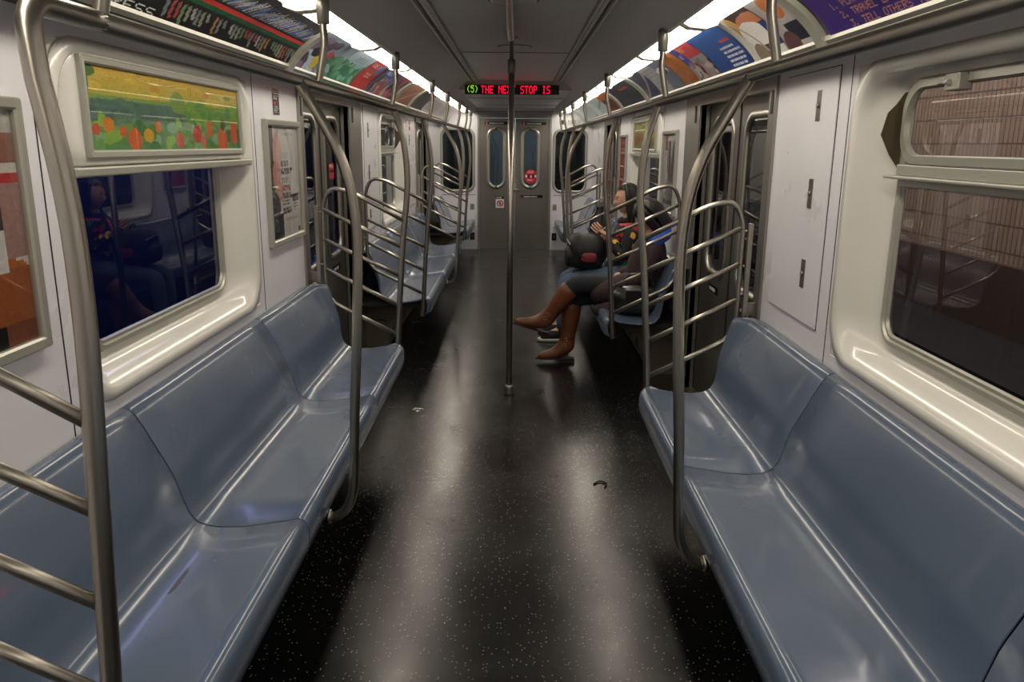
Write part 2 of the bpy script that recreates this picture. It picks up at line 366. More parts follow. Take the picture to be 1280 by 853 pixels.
for k,(a,c,cx) in enumerate(((DX0+.002,XS-.004,-.285),(XS+.004,DX1-.002,.225))):
    cz,hw,hh=1.36,.095,.40
    lf=leaf_panel(a,c,YE+.01,.005,DZ-.005,(cx,cz,hw,hh,.095)).build('door_leaf',M['steel_dark'],e)
    fr=MB(); o1=rrect(cx,cz,hw+.055,hh+.055,.15,12); o2=rrect(cx,cz,hw-.002,hh-.002,.093,12)
    fr.loft([[(p[0],YE+.011,p[1]) for p in o1],[(p[0],YE-.004,p[1]) for p in rrect(cx,cz,hw+.05,hh+.05,.145,12)],[(p[0],YE-.006,p[1]) for p in rrect(cx,cz,hw+.012,hh+.012,.107,12)],[(p[0],YE+.02,p[1]) for p in o2]])
    fr.build('window_frame',M['alu'],lf)
    g=MB(); g.loft([[(p[0],YE+.018,p[1]) for p in o2],[(p[0],YE+.022,p[1]) for p in o2]],cap=True); g.build('pane',M['glass_dark'],lf)
    w=Art(60,9,'101012'); w.rect(0,0,.16,1,'8c2530'); w.text('1',.05,.15,'e8e8e8'); w.words(.2,.3,.97,.8,1,'c8c8c8',k+3,1)
    print_mesh('label',w,lambda u,v,a=a,k=k:((-.46,.09)[k]+.36*u,YE+.006,1.885-.038*v),lf,M['ink_gloss'],label='black strip label with red square')
    if k==0:
        w=Art(24,36,'e6e0dc'); w.rect(0,0,1,.22,'101010'); w.words(.1,.05,.9,.18,1,'c0c0c0',4,1); w.ell(.5,.6,.4,.28,'b03848'); w.ell(.5,.6,.28,.19,'e6e0dc'); w.ell(.5,.6,.12,.14,'2a2022'); w.band(.25,.42,.75,.78,.07,'b03848')
        print_mesh('label',w,lambda u,v:(-.29+.125*u,YE+.006,.80-.17*v),lf,M['ink_gloss'],label='white prohibition sticker with red ring')
    else:
        w=Art(60,9,'101012'); w.rect(0,0,.12,1,'7c2530'); w.words(.17,.3,.95,.8,1,'b8b8b8',8,1)
        print_mesh('label',w,lambda u,v:(.075+.34*u,YE+.006,.825-.042*v),lf,M['ink_gloss'],label='black strip label below the window')
        w=Art(44,44,'c8283c')
        m=((w.X/44-.5)**2+(w.Y/44-.5)**2)>.25; 
        w.rect(.04,.36,.96,.62,'181416'); w.rect(.06,.38,.22,.6,'e8e4e4'); w.rect(.78,.38,.94,.6,'e8e4e4'); w.ell(.5,.5,.12,.2,'c8283c'); w.ell(.5,.5,.05,.08,'f0e0e0'); w.text('STOP',.24,.12,'f0d8d8'); w.words(.2,.72,.8,.82,1,'f0c8c8',3,1)
        def disc(u,v):
            a=2*u-1; c=2*v-1; x=a*math.sqrt(max(0,1-c*c/2)); z=c*math.sqrt(max(0,1-a*a/2)); return (.235+x*.098,YE+.0125,1.10-z*.103)
        print_mesh('sticker',w,disc,lf,M['ink_gloss'],label='round red warning sticker inside the window')
h=MB(); h.box(-.06,.02,YE-.012,YE+.01,.86,1.00,.004); h.lathe((-.02,YE-.05,.90),[(.012,0),(.012,.04)],12,'y'); h.tube([(-.02,YE-.05,.9),(.06,YE-.055,.9)],.011); h.lathe((-.02,YE-.02,.965),[(.014,0),(.014,.02)],12,'y')
h.build('door_handle',M['alu'],e)

# end-wall windows, plates and cabinets
def frame_box(b,s,xa,xb,y0,y1,z0,z1,w):
    o=rrect((y0+y1)/2,(z0+z1)/2,(y1-y0)/2,(z1-z0)/2,.004,2); i=rrect((y0+y1)/2,(z0+z1)/2,(y1-y0)/2-w,(z1-z0)/2-w,.002,2)
    f=lambda P,x:[(s*x,p[0],p[1]) for p in P]
    o2=rrect((y0+y1)/2,(z0+z1)/2,(y1-y0)/2-.004,(z1-z0)/2-.004,.003,2); i2=rrect((y0+y1)/2,(z0+z1)/2,(y1-y0)/2-w+.005,(z1-z0)/2-w+.005,.003,2)
    b.loft([f(o,xb),f(o,xa+.004),f(o2,xa),f(i2,xa+.001),f(i,xa+.006),f(i,xb)],smooth=False)
def ring_frame(pts_fn, b, rings, smooth=True): b.loft([[pts_fn(p,d) for p in rrect(*r)] for r,d in rings],smooth=smooth)
wn=0
for (cx,hw) in ((-.86,.22),(.815,.22)):
    wn+=1; e=bpy.data.objects.new('window_%d'%wn,None); COL.objects.link(e); e.location=(cx,YE,1.33); structure(e)
    f=MB(); ring_frame(lambda p,d:(p[0],YE-d,p[1]),f,[((cx,1.33,hw+.04,.47,.13,8),0),((cx,1.33,hw+.035,.465,.125,8),.018),((cx,1.33,hw+.01,.44,.105,8),.02),((cx,1.33,hw,.43,.095,8),.006)]); f.build('window_frame',M['paint_frame'],e)
    g=MB(); g.loft([[(p[0],YE-.006,p[1]) for p in rrect(cx,1.33,hw,.43,.095,8)],[(p[0],YE-.004,p[1]) for p in rrect(cx,1.33,hw,.43,.095,8)]],cap=True); g.build('pane',M['glass_dark'],e)
def plate(name,x,z,w_,h_,label,cat,m='alu'):
    t=thing(name,(x,YE,z),label,cat,'metal plates beside the end door')
    p=MB(); p.box(x-w_/2,x+w_/2,YE-.008,YE,z-h_/2,z+h_/2,.002); p.build('cover_plate',M[m],t)
    k=MB(); k.lathe((x,YE-.014,z),[(.012,0),(.012,.008)],10,'y'); k.build('lock',M['steel_dark'],t)
plate('lock_plate',-.645,.645,.06,.09,'small steel lock plate on the white wall left of the end door','plate')
plate('lock_plate',.60,.645,.06,.09,'small steel lock plate on the white wall right of the end door','plate')
plate('vent_plate',-.645,.20,.07,.11,'dark square plate low on the wall left of the end door','plate','dark')
plate('vent_plate',.60,.20,.07,.11,'dark square plate low on the wall right of the end door','plate','dark')
n+=1; b=MB()
for s,(xa,xb) in ((-1,(-1.1,-.60)),(1,(.58,1.1))):
    for z in (.34,.82): b.box(xa,xb,YE-.003,YE+.001,z-.003,z+.003)
    b.box((xa+xb)/2-.003,(xa+xb)/2+.003,YE-.003,YE+.001,.34,.82)
structure(b.build('trim_%d'%n,M['dark']))
a=Art(60,12,'c8c8ca'); a.rect(0,.05,.16,.95,'1a1a1c'); a.text('7202',.38,.2,'141416')
tag(print_mesh('car_number',a,lambda u,v:(.66+.30*u,YE-.004,1.925-.075*v),None,M['ink_gloss']),'black car number decal above the right end window','number decal')

# ------------------------------------------------------------------ window bays
def surround(s,y0,y1,deep=.095):
    cy,cz=(y0+y1)/2,(BZ0+BZ1)/2; hw,hh=(y1-y0)/2,(BZ1-BZ0)/2
    x=lambda d:s*(XW-.006+d); b=MB()
    gc,gz=cy,1.355; gw,gh=hw-.20,.405
    R=[((cy,cz,hw+.012,hh+.01,.16,10),0.006),((cy,cz,hw+.010,hh+.008,.16,10),-.004),((cy,cz,hw-.02,hh-.018,.15,10),-.006),((cy,cz,hw-.04,hh-.03,.14,10),.004),((cy,cz+.01,hw-.055,hh-.045,.13,10),.03),
       ((gc,gz-.005,gw+.075,gh+.05,.12,10),deep-.02),((gc,gz,gw+.04,gh+.028,.10,10),deep-.003),((gc,gz,gw,gh,.08,10),deep)]
    b.loft([[(x(d),p[0],p[1]) for p in rrect(*r)] for r,d in R])
    # square flange closing the corners of the wall opening
    b.loft([[(s*(XW+.004),p[0],p[1]) for p in rrect(cy,cz,hw+.001,hh+.001,.001,10)],[(s*(XW+.004),p[0],p[1]) for p in rrect(cy,cz,hw-.001,hh-.001,.15,10)]],smooth=False)
    return b,(gc,gz,gw,gh,s*(XW-.006+deep))
def win_frame(e,s,gc,gz,gw,gh,gx,split=None):
    f=MB(); d=s*-1
    R=[((gc,gz,gw+.006,gh+.006,.085,10),.002),((gc,gz,gw+.002,gh+.002,.082,10),.016),((gc,gz,gw-.012,gh-.012,.07,10),.018),((gc,gz,gw-.016,gh-.016,.066,10),.010),((gc,gz,gw-.026,gh-.026,.056,10),.011),((gc,gz,gw-.03,gh-.03,.052,10),.0)]
    f.loft([[(gx+d*dd,p[0],p[1]) for p in rrect(*r)] for r,dd in R],smooth=False); f.build('window_frame',M['paint_frame'],e)
    g=MB(); P=rrect(gc,gz,gw-.028,gh-.028,.053,10); g.loft([[(gx+d*.002,p[0],p[1]) for p in P],[(gx-d*.003,p[0],p[1]) for p in P]],cap=True); g.build('pane',M['glass'],e)
def ad_box(e_label,s,y0,y1,gx,art,cat='advertisement',group='advertisement boxes over the windows'):
    """white box filling the upper half of a bay with a framed print on its face and a ledge below"""
    zb,zt=1.487,1.80; X=XW
    t=thing('advertisement_box',(s*X,(y0+y1)/2,zb),e_label,cat,group)
    cy=(y0+y1)/2; hw=(y1-y0)/2-.045
    b=MB(); P=lambda hw_,zz0,zz1,r:[(p[0],p[1]) for p in rrect(cy,(zz0+zz1)/2,hw_,(zz1-zz0)/2,r,6)]
    b.loft([[(s*(X+.085),y,z) for y,z in P(hw-.01,zb,zt,.06)],[(s*(X+.012),y,z) for y,z in P(hw-.01,zb,zt,.07)],[(s*(X-.004),y,z) for y,z in P(hw-.02,zb+.01,zt-.012,.07)],[(s*(X-.006),y,z) for y,z in P(hw-.10,zb+.03,zt-.04,.02)]],cap=True)
    b.build('housing',M['white_fg'],t)
    l=MB(); l.box(min(s*(X-.022),s*(X+.085)),max(s*(X-.022),s*(X+.085)),y0+.05,y1-.05,zb-.022,zb+.004,.005); l.build('ledge',M['paint_frame'],t)
    f0,f1,g0,g1=cy-.62,cy+.61,1.513,1.782; fr=MB(); x0,x1=sorted((s*(X-.022),s*(X-.004)))
    w_=.022
    frame_box(fr,s,X-.022,X-.004,f0,f1,g0,g1,w_); fr.build('frame',M['paint_frame'],t)
    print_mesh('print',art,flat_fn(s,X-.010,f0+w_,f1-w_,g0+w_,g1-w_),t)
    c=MB(); x0,x1=sorted((s*(X-.0145),s*(X-.013))); c.box(x0,x1,f0+w_-.001,f1-w_+.001,g0+w_-.001,g1-w_+.001); c.build('cover',M['clear'],t)
def hopper(e,s,gc,gz,gw,gh,gx):
    """tip-in upper window: bar, ledge, inner sash with gussets and latch"""
    d=-s; zb=1.49
    r=MB(); xs=sorted((gx+d*.004,gx+d*.03)); r.box(xs[0],xs[1],gc-gw+.01,gc+gw-.01,zb-.012,zb+.022,.004)
    xs=sorted((gx+d*.002,gx+d*.055)); r.box(xs[0],xs[1],gc-gw-.02,gc+gw+.02,zb-.022,zb-.012,.003); xs=sorted((gx+d*.004,gx+d*.02)); r.box(xs[0],xs[1],gc-gw+.02,gc+gw-.02,zb-.045,zb-.022,.003)
    r.build('window_rail',M['paint_frame'],e)
    f=MB(); zc=(zb+.02+gz+gh)/2; hh=(gz+gh-zb-.02)/2
    f.loft([[(gx+d*dd,p[0],p[1]) for p in rrect(gc,zc,gw-.02+o,hh-.005+o,.09,10)] for o,dd in ((0,.018),(0,.034),(-.022,.036),(-.026,.02))],smooth=False); f.build('hopper_sash',M['paint_frame'],e)
    for sy in (-1,1):
        g=MB(); y=gc+sy*(gw+.004); pts=[(0,zb+.005),(.0,gz+gh-.03),(.022,gz+gh-.035),(.045,gz+gh-.07),(.068,zc+.03),(.082,zc-.035),(.05,zb+.05),(.02,zb+.01)]
        y2=y+sy*.004
        g.loft([[(gx+d*px,y,z) for px,z in pts],[(gx+d*px,y2,z) for px,z in pts]],smooth=False,cap=True); g.build('gusset',M['bronze'],e)
    k=MB(); xs=sorted((gx+d*.02,gx+d*.06)); ky=gc+gw-.33
    k.box(xs[0],xs[1],ky-.035,ky+.035,gz+gh-.05,gz+gh-.005,.004); k.box(xs[0],xs[1],ky+.035,ky+.08,gz+gh-.03,gz+gh-.012,.003)
    k.lathe((gx+d*(.066 if d>0 else .066),ky,gz+gh-.028),[(.007,0),(.007,.02)],8,'y'); k.build('latch',M['paint_frame'],e)

tulips=Art(150,60,'c9c23a')
tulips.grad(0,0,1,.36,'d6b13c','b9b44a').blobs(14,0,0,1,.34,.03,.05,['6f8f3a','c8983a','dcc04a'],2)
tulips.grad(0,.34,1,1,'7fa04a','4f8a4a').rect(.02,.38,.55,.66,'55786c').blobs(30,0,.4,.56,.66,.03,.06,['4f7468','5c8070','48695f'],3)
tulips.blobs(60,0,.6,1,1,.03,.09,['6aa05a','8ab84a','4f8a52','7fb08a','3f7a46'],4).blobs(25,.5,.3,1,.6,.035,.08,['5f9a3f','7aa83a','4a8a50'],5)
for (x,y,rx,ry,c) in ((.22,.86,.035,.15,'d8622a'),(.09,.68,.03,.09,'d8822a'),(.03,.74,.02,.07,'c84a3a'),(.16,.76,.02,.07,'d85a3a'),(.36,.68,.02,.08,'d8722a'),(.5,.86,.025,.12,'d85a4a'),(.63,.76,.035,.14,'d0503a'),(.68,.88,.02,.1,'d86a5a'),(.73,.68,.03,.14,'cf7a3a'),(.84,.86,.045,.22,'d8642e'),(.95,.72,.035,.2,'cc5a3c'),(.3,.8,.03,.09,'d8a83a')): tulips.ell(x,y,rx,ry,c)
tulips.band(.0,.3,.0,.1,.1,'4f7a3a').ell(.02,.06,.03,.07,'4a7a34').ell(.5,.32,.05,.16,'7f9f4a').ell(.85,.6,.02,.1,'3f4a3a').noise(.12)
parkart=Art(110,50,'b9b46a'); parkart.grad(0,0,1,1,'c9c27a','8a9a5a').blobs(40,0,0,1,.6,.06,.1,['9fae5a','c8c06a','7f9a4a','b8b488'],6).blobs(14,0,.5,1,1,.1,.2,['a8642e','b87038','7a8a4a','c08a4a'],7).noise(.1)

def bay(s,idx,y0,y1,kind,art=None,label=None):
    global wn
    wn+=1; e=bpy.data.objects.new('window_%d'%wn,None); COL.objects.link(e); e.location=(s*XW,(y0+y1)/2,BZ0); structure(e)
    b,(gc,gz,gw,gh,gx)=surround(s,y0,y1); b.build('window_surround',M['white_fg'],e)
    win_frame(e,s,gc,gz,gw,gh,gx)
    if kind=='ad': ad_box(label,s,y0,y1,gx,art)
    else: hopper(e,s,gc,gz,gw,gh,gx)
bay(-1,0,*L_BAYS[0],'ad',tulips,'framed print of red tulips and yellow flowers over the near left window')
bay(1,0,*R_BAYS[0],'hopper')
bay(-1,1,*L_BAYS[1],'hopper')
bay(1,1,*R_BAYS[1],'ad',parkart,'framed print of a green and brown park scene over the far right window')

# ------------------------------------------------------------------ side doors
def side_door(s,a,c,p,idx):
    global dn_
    e=bpy.data.objects.new('door_%d'%idx,None); COL.objects.link(e); e.location=(s*XW,(a+c)/2,0); structure(e)
    X=XW+.055; mid=(a+c)/2; near=a
    def bx(b,xa,xb,*r,**k): xs=sorted((s*xa,s*xb)); b.box(xs[0],xs[1],*r,**k)
    b=MB(); bx(b,XW-.012,XW+.1,a-.09,a,0,ZT); bx(b,XW-.012,XW+.1,c,c+.05,0,ZT); bx(b,XW-.008,XW+.02,c+.05,p,0,ZT); bx(b,XW-.012,XW+.1,a,c,1.80,1.93)
    b.build('door_frame',M['steel'],e)
    q=MB(); bx(q,XW-.014,XW-.011,c+.10,c+.13,1.70,1.80); bx(q,XW-.014,XW-.011,a-.06,a-.03,1.70,1.80); q.build('indicator',M['rubber'],e)
    q=MB(); bx(q,XW-.006,XW+.10,a,c,0,.018); q.build('threshold',M['under'],e)
    for k,(ya,yb) in enumerate(((a,mid-.006),(mid+.006,c))):
        cy,cz,hw,hh=(ya+yb)/2,1.27,.17,.43; w_=yb-ya; hw=w_*.31
        l=MB(); x=s*X; th=s*.03
        outer=rrect((ya+yb)/2,.91,w_/2,.89,.001,12); inner=rrect(cy,cz,hw,hh,.10,12)
        l.loft([[(x,q_[0],q_[1]) for q_ in outer],[(x,q_[0],q_[1]) for q_ in inner],[(x+th,q_[0],q_[1]) for q_ in inner]],smooth=False)
        l.loft([[(x,q_[0],q_[1]) for q_ in outer],[(x+th,q_[0],q_[1]) for q_ in outer]],smooth=False)
        lf=l.build('door_leaf',M['steel_dark'],e)
        f=MB(); f.loft([[(x-s*d,q_[0],q_[1]) for q_ in rrect(cy,cz,hw+o,hh+o,.10+o,12)] for o,d in ((.034,0),(.030,.007),(.008,.008),(-.004,.002),(-.004,-.01))]); f.build('window_frame',M['alu'],lf)
        g=MB(); P=rrect(cy,cz,hw-.003,hh-.003,.097,12); g.loft([[(x+s*.006,q_[0],q_[1]) for q_ in P],[(x+s*.010,q_[0],q_[1]) for q_ in P]],cap=True); g.build('pane',M['glass'],lf)
        st=Art(44,9,'0e0e10'); st.rect(0,0,.14,1,'8c2a34' if k==0 else '303036'); st.words(.18,.3,.95,.8,1,'c8c8c8',k+idx,1)
        print_mesh('label',st,flat_fn(s,X-.002,cy-.12,cy+.12,.715,.76),lf,M['ink_gloss'],label='black strip label below the window')
        if s<0 and idx==2 and k==1:
            st=Art(24,24,'a82430'); st.rect(.1,.4,.9,.6,'181012'); st.words(.1,.1,.9,.3,2,'e0b0b0',3); print_mesh('sticker',st,flat_fn(s,X+.004,cy-.07,cy+.07,1.33,1.43),lf,M['ink_gloss'],label='red warning sticker on the pane')
    q=MB(); bx(q,X-.004,X+.03,mid-.008,mid+.008,.02,1.80); q.build('door_seal',M['rubber'],e)
    q=MB(); bx(q,X-.004,X+.03,c-.012,c,.02,1.80); bx(q,X-.004,X+.03,a,a+.012,.02,1.80); q.build('door_seal',M['rubber'],e)
side_door(-1,*L_DOORS[0],2); side_door(1,*R_DOORS[0],3); side_door(-1,*L_DOORS[1],4); side_door(1,*R_DOORS[1],5)

# ------------------------------------------------------------------ wall panels, posters, decals
def seam(s,y,z0,z1): 
    xs=sorted((s*(XW-.0015),s*(XW+.001))); return (xs[0],xs[1],y-.002,y+.002,z0,z1)
n+=1; b=MB()
for y in (1.98,3.63): b.box(*seam(-1,y,.8,ZT))
for y in (6.86,8.47): b.box(*seam(-1,y,.8,ZT))
for y in (2.80,): b.box(*seam(1,y,.8,ZT))
for y in (6.28,8.06): b.box(*seam(1,y,.8,ZT))
structure(b.build('trim_%d'%n,M['dark']))
def locker(s,y0,y1,z0,z1,label,lat):
    t=thing('access_panel',(s*XW,(y0+y1)/2,z0),label,'access panel','hinged access panels in the white walls')
    def bx(b,xa,xb,*r,**k): xs=sorted((s*xa,s*xb)); b.box(xs[0],xs[1],*r,**k)
    b=MB(); bx(b,XW-.0014,XW-.0004,y0-.004,y1+.004,z0-.004,z1+.004); b.build('gap',M['dark'],t)
    b=MB(); bx(b,XW-.006,XW-.0014,y0,y1,z0,z1,bev=.001); b.build('panel',M['white'],t)
    for z in lat:
        h=MB(); y=y0+.17; bx(h,XW-.009,XW-.006,y-.02,y+.02,z-.055,z+.055,bev=.001); hh=h.build('latch',M['steel_dark'],t)
        h=MB(); h.lathe((s*(XW-.012),y,z),[(.009,-.003),(.009,.003)],10,'x'); h.build('lock',M['alu'],hh)
locker(1,2.90,3.46,.90,1.835,'tall white access panel with three steel latches beside the near right door',(1.71,1.39,1.085))
locker(-1,6.20,6.80,.90,1.835,'tall white access panel on the left wall just past the door pillar',(1.66,1.34,1.0))
locker(-1,8.62,9.25,.90,1.80,'narrow white access panel near the far left door',(1.6,1.2))
def poster(s,y0,y1,z0,z1,art,label,tilt=0):
    t=thing('poster',(s*XW,(y0+y1)/2,z0),label,'poster','framed posters on the side walls')
    def bx(b,xa,xb,*r,**k): xs=sorted((s*xa,s*xb)); b.box(xs[0],xs[1],*r,**k)
    w_=.028; b=MB()
    frame_box(b,s,XW-.024,XW-.001,y0,y1,z0,z1,w_)
    b.build('frame',M['paint_frame'],t)
    print_mesh('print',art,flat_fn(s,XW-.006,y0+w_-.001,y1-w_+.001,z0+w_-.001,z1-w_+.001),t)
    c=MB(); bx(c,XW-.0125,XW-.011,y0+w_-.001,y1-w_+.001,z0+w_-.001,z1-w_+.001); c.build('cover',M['clear'],t)
p1=Art(60,72,'cfc9c6'); p1.rect(0,0,1,.1,'b8b6b4').rect(0,.1,1,.22,'8a5a4a').rect(0,.22,1,.26,'c8c4c0').rect(.5,.26,1,.3,'b02a30').rect(.5,.3,1,.62,'a07c78').ell(.45,.4,.3,.16,'dcd8d6').ell(.3,.5,.16,.12,'2a2628').ell(.4,.78,.42,.24,'b81c28').rect(0,.62,.7,.92,'a81824').ell(.86,.72,.16,.1,'b0602a').rect(.72,.66,1,.9,'9a5630').ell(.8,.45,.06,.2,'3a3234').rect(.7,.5,.86,.68,'d0ccd0').rect(0,.9,.8,1,'141214').rect(.8,.9,1,1,'7a4a38').noise(.1)
poster(-1,1.27,1.90,1.07,1.655,p1,'framed poster of a figure in red on the left wall nearest the camera')
p2=Art(54,72,'d3d1d3'); p2.rect(0,0,.2,1,'2a2b31').ell(.3,.22,.13,.17,'d8b0a8').ell(.26,.42,.13,.12,'c89088').ell(.3,.58,.12,.1,'cf9c94').ell(.2,.72,.12,.14,'3a3a42').rect(.2,.78,.4,1,'23242c')
for i,(z,c) in enumerate(((.24,'b8b6b8'),(.31,'6a686c'),(.38,'3c3a40'),(.46,'8a888c'),(.53,'a86a68'),(.60,'6a686c'),(.66,'4a484e'),(.74,'4a484e'))): p2.words(.40,z,.40+.26+.06*(i%3),z+.055,2,c,i+20,.75)
p2.rect(.74,.62,.95,.69,'4a2a30').words(.76,.71,.95,.76,2,'8a888c',5).words(.5,.84,.9,.88,1,'c89a9a',6).rect(.88,.94,.96,.98,'2a2a30').words(.5,.06,.95,.1,1,'b0aeb0',7)
poster(-1,3.74,4.33,1.075,1.665,p2,'framed white poster with dark printed words beside the left door')
p3=Art(48,72,'b9b7bd'); p3.band(.15,.0,.3,.5,.14,'8a4a50').band(.45,.05,.5,.7,.1,'4a4a52').band(.85,.1,.6,.6,.16,'3c4a50').band(.2,.2,.25,.9,.1,'d8d6dc').ell(.5,.75,.3,.16,'8a8a92').rect(.1,.86,.9,.92,'6a6a72').rect(.78,.5,.84,.8,'a83038').rect(.3,.02,.8,.08,'d8d8dc').noise(.15)
poster(1,5.68,6.22,1.07,1.67,p3,'framed grey abstract poster behind the two passengers')
p4=Art(40,72,'b4565c'); p4.rect(0,.2,1,.24,'d8a8a8').rect(.1,.27,.9,.30,'e0c0c0').rect(.3,.34,.7,1,'c86a6c').words(.1,.08,.9,.14,2,'e0b8b8',9).noise(.06)
poster(1,8.28,8.82,1.07,1.67,p4,'framed pale red poster beside the far right door')
d=Art(14,36,'d8d8da'); d.rect(0,.02,1,.08,'1c1c1e').rect(0,.12,1,.16,'1c1c1e').rect(0,.2,1,1,'242226').words(.1,.24,.9,.44,3,'a8a6a8',2).rect(.15,.5,.45,.64,'b02c30').words(.1,.68,.9,.95,4,'a8a6a8',3)
tag(print_mesh('notice_decal',d,flat_fn(-1,XW-.003,3.93,4.03,1.69,1.81),None,M['ink_gloss']),'small black safety decal above the white poster on left wall','decal')
d=Art(10,20,'c43a40'); d.rect(.1,.4,.9,.6,'e8d0d0')
tag(print_mesh('notice_decal',d,flat_fn(-1,XW-.008,8.78,8.90,1.70,1.80),None,M['ink_gloss']),'small red decal on the white wall by the far left door','decal')

# ------------------------------------------------------------------ benches
PROF=[(.655,.335),(.618,.338),(.604,.352),(.597,.385),(.597,.42),(.602,.444),(.613,.457),(.628,.462),(.640,.458),(.652,.455),(.70,.447),(.78,.438),(.86,.434),(.905,.437),(.925,.444),(.940,.456),(.955,.480),(.968,.52),(.980,.562),(.988,.59),(1.000,.618),(1.030,.678),(1.058,.735),(1.080,.775),(1.094,.796),(1.106,.804),(1.120,.805),(1.134,.800)]
def bench(s,y0,y1,mods,label,round0=True,round1=True):
    t=thing('bench',(s*.9,(y0+y1)/2,0),label,'bench','blue moulded plastic benches')
    g=.0025
    def off(y):
        f=0
        if round1: f=max(f,1-(y1-y)/.10)
        if round0: f=max(f,1-(y-y0)/.10)
        return max(0,f)
    for i,(a,c) in enumerate(zip(mods,mods[1:])):
        a_=a+(g if i else 0); c_=c-(g if i<len(mods)-2 else 0)
        ys=[a_,a_+.004]+([a_+.02,a_+.045,a_+.075,a_+.10] if i==0 else [])+[a_+(c_-a_)*k/6 for k in range(1,6)]+([c_-.10,c_-.075,c_-.045,c_-.02] if i==len(mods)-2 else [])+[c_-.004,c_]
        ys=sorted(ys); b=MB(); rings=[]
        for y in ys:
            f=off(y); q=1-math.sqrt(max(0,1-f*f)); ring=[]
            for (x,z) in PROF:
                k=max(0,(z-.50)/.30) if x>.93 else 0
                xx=x-.07*q*k; zz=z-.010*q*k
                if x<.68: xx=x+.03*q
                # gentle scooped depressions per seat place
                ring.append((s*xx,y,zz+ (-.004 if .7<x<.9 else 0)))
            rings.append(ring)
        # grooves: pull the edges of inner module joints down a touch
        if i: rings[0]=[(x+s*.002*(1 if z>.5 else 0),y,z-.003) for x,y,z in rings[0]]
        if i<len(mods)-2: rings[-1]=[(x+s*.002*(1 if z>.5 else 0),y,z-.003) for x,y,z in rings[-1]]
        b.loft(rings,closed=False); o=b.build('seat_shell',M['seat'],t)
        sm=o.modifiers.new('thickness','SOLIDIFY'); sm.thickness=.012; sm.offset=-1 if True else 1
    u=MB(); xs=sorted((s*.70,s*(XW-.002))); u.box(xs[0],xs[1],y0+.06,y1-.06,.385,.415); u.build('support_pan',M['dark'],t)
    for k in range(3):
        y=y0+.35+(y1-y0-.7)*k/2; u=MB(); P=[(.70,.385),(.70,.365),(.98,.20),(XW-.002,.18),(XW-.002,.385)]
        u.loft([[(s*x,y-.02,z) for x,z in P],[(s*x,y+.02,z) for x,z in P]],smooth=False,cap=True); u.build('bracket',M['under'],t)
    return t
bn=bench(-1,1.155,4.38,[1.155,2.20,3.42,4.38],'long blue-grey moulded bench in the left foreground')
b=MB(); P=[(-.862,1.83),(-.855,1.86),(-.857,1.94),(-.868,1.96),(-.884,1.95),(-.882,1.88),(-.886,1.84),(-.875,1.822)]
b.loft([[(x,y,.4285) for x,y in P],[(x,y,.4312) for x,y in P]],cap=True,smooth=False); b.build('scuff_mark',mat('scuff','4c5058',.6),bn,label='grey scuff on the seat pan')
bench(1,.12,3.595,[.12,1.4,2.64,3.595],'long blue-grey moulded bench in the right foreground')
bench(-1,5.74,9.12,[5.74,6.95,8.1,9.12],'empty blue bench on the left past the first doors')
bench(1,5.085,8.72,[5.085,6.28,7.5,8.72],'blue bench on the right under the two seated passengers')
bench(-1,10.5,12.12,[10.5,11.3,12.12],'short blue bench at the far left end of the car',round1=False)
bench(1,10.35,12.12,[10.35,11.2,12.12],'short blue bench at the far right end of the car',round1=False)
# under-seat heater boxes
for s,y0,y1,lb in ((-1,1.5,4.1,'low steel heater box under the left foreground bench'),(1,.4,3.3,'low steel heater box under the right foreground bench'),(-1,6.0,8.9,'low steel heater box under the empty left bench'),(1,5.4,8.4,'low steel heater box under the passengers bench')):
    t=thing('heater_box',(s*1.04,(y0+y1)/2,0),lb,'heater','heater boxes under the benches')
    P=[(.98,.0),(.96,.03),(.96,.17),(.99,.23),(XW-.001,.23),(XW-.001,0)]
    b=MB(); b.loft([[(s*x,y0,z) for x,z in P],[(s*x,y1,z) for x,z in P]],smooth=False,cap=True); b.build('casing',M['under'],t)
    for k in range(8):
        b=MB(); y=y0+.2+(y1-y0-.4)*k/7; xs=sorted((s*.958,s*.962)); b.box(xs[0],xs[1],y-.06,y+.06,.06,.13); b.build('vent_slot',M['rubber'],t)

# ------------------------------------------------------------------ stanchions, rails, end rails
RT=.0165; XR=.637; ZR=1.742
MID=[(.637,1.742),(.588,1.655),(.530,1.546),(.496,1.438),(.481,1.33),(.479,1.19),(.490,.96),(.503,.77),(.512,.60),(.519,.46),(.528,.395),(.552,.345),(.590,.318),(.625,.318)]
def mid_pole(s,y,label):
    t=thing('grab_pole',(s*.5,y,0),label,'pole','curved grab poles along the benches')
    b=MB(); b.tube(spline([(s*x,y,z) for x,z in MID]),RT); b.build('pole',M['tube'],t)
    b=MB(); b.lathe((s*.60,y,.318),[(.021,0),(.026,.004),(.026,.012),(.021,.016)] if s>0 else [(.021,-.016),(.026,-.012),(.026,-.004),(.021,0)],14,'x'); b.build('flange',M['tube'],t)
for s,y,l in ((-1,2.50,'curved steel grab pole in front of the left foreground bench'),(1,2.21,'curved steel grab pole in front of the right foreground bench'),(-1,7.25,'curved grab pole in front of the empty far left bench'),(1,7.4,'curved grab pole in front of the right bench past the passengers')): mid_pole(s,y,l)
END=[(.660,.335),(.648,.45),(.632,.70),(.607,1.02),(.587,1.20),(.574,1.37),(.590,1.57),(.637,1.742)]
def endx(z):
    for (x0,z0),(x1,z1) in zip(END,END[1:]):
        if z0<=z<=z1: return x0+(x1-x0)*(z-z0)/(z1-z0)
    return END[-1][0]
NEARP=[(.648,.34),(.640,.60),(.630,.80),(.617,1.06),(.607,1.27),(.607,1.42),(.614,1.52),(.624,1.60),(.630,1.64)]
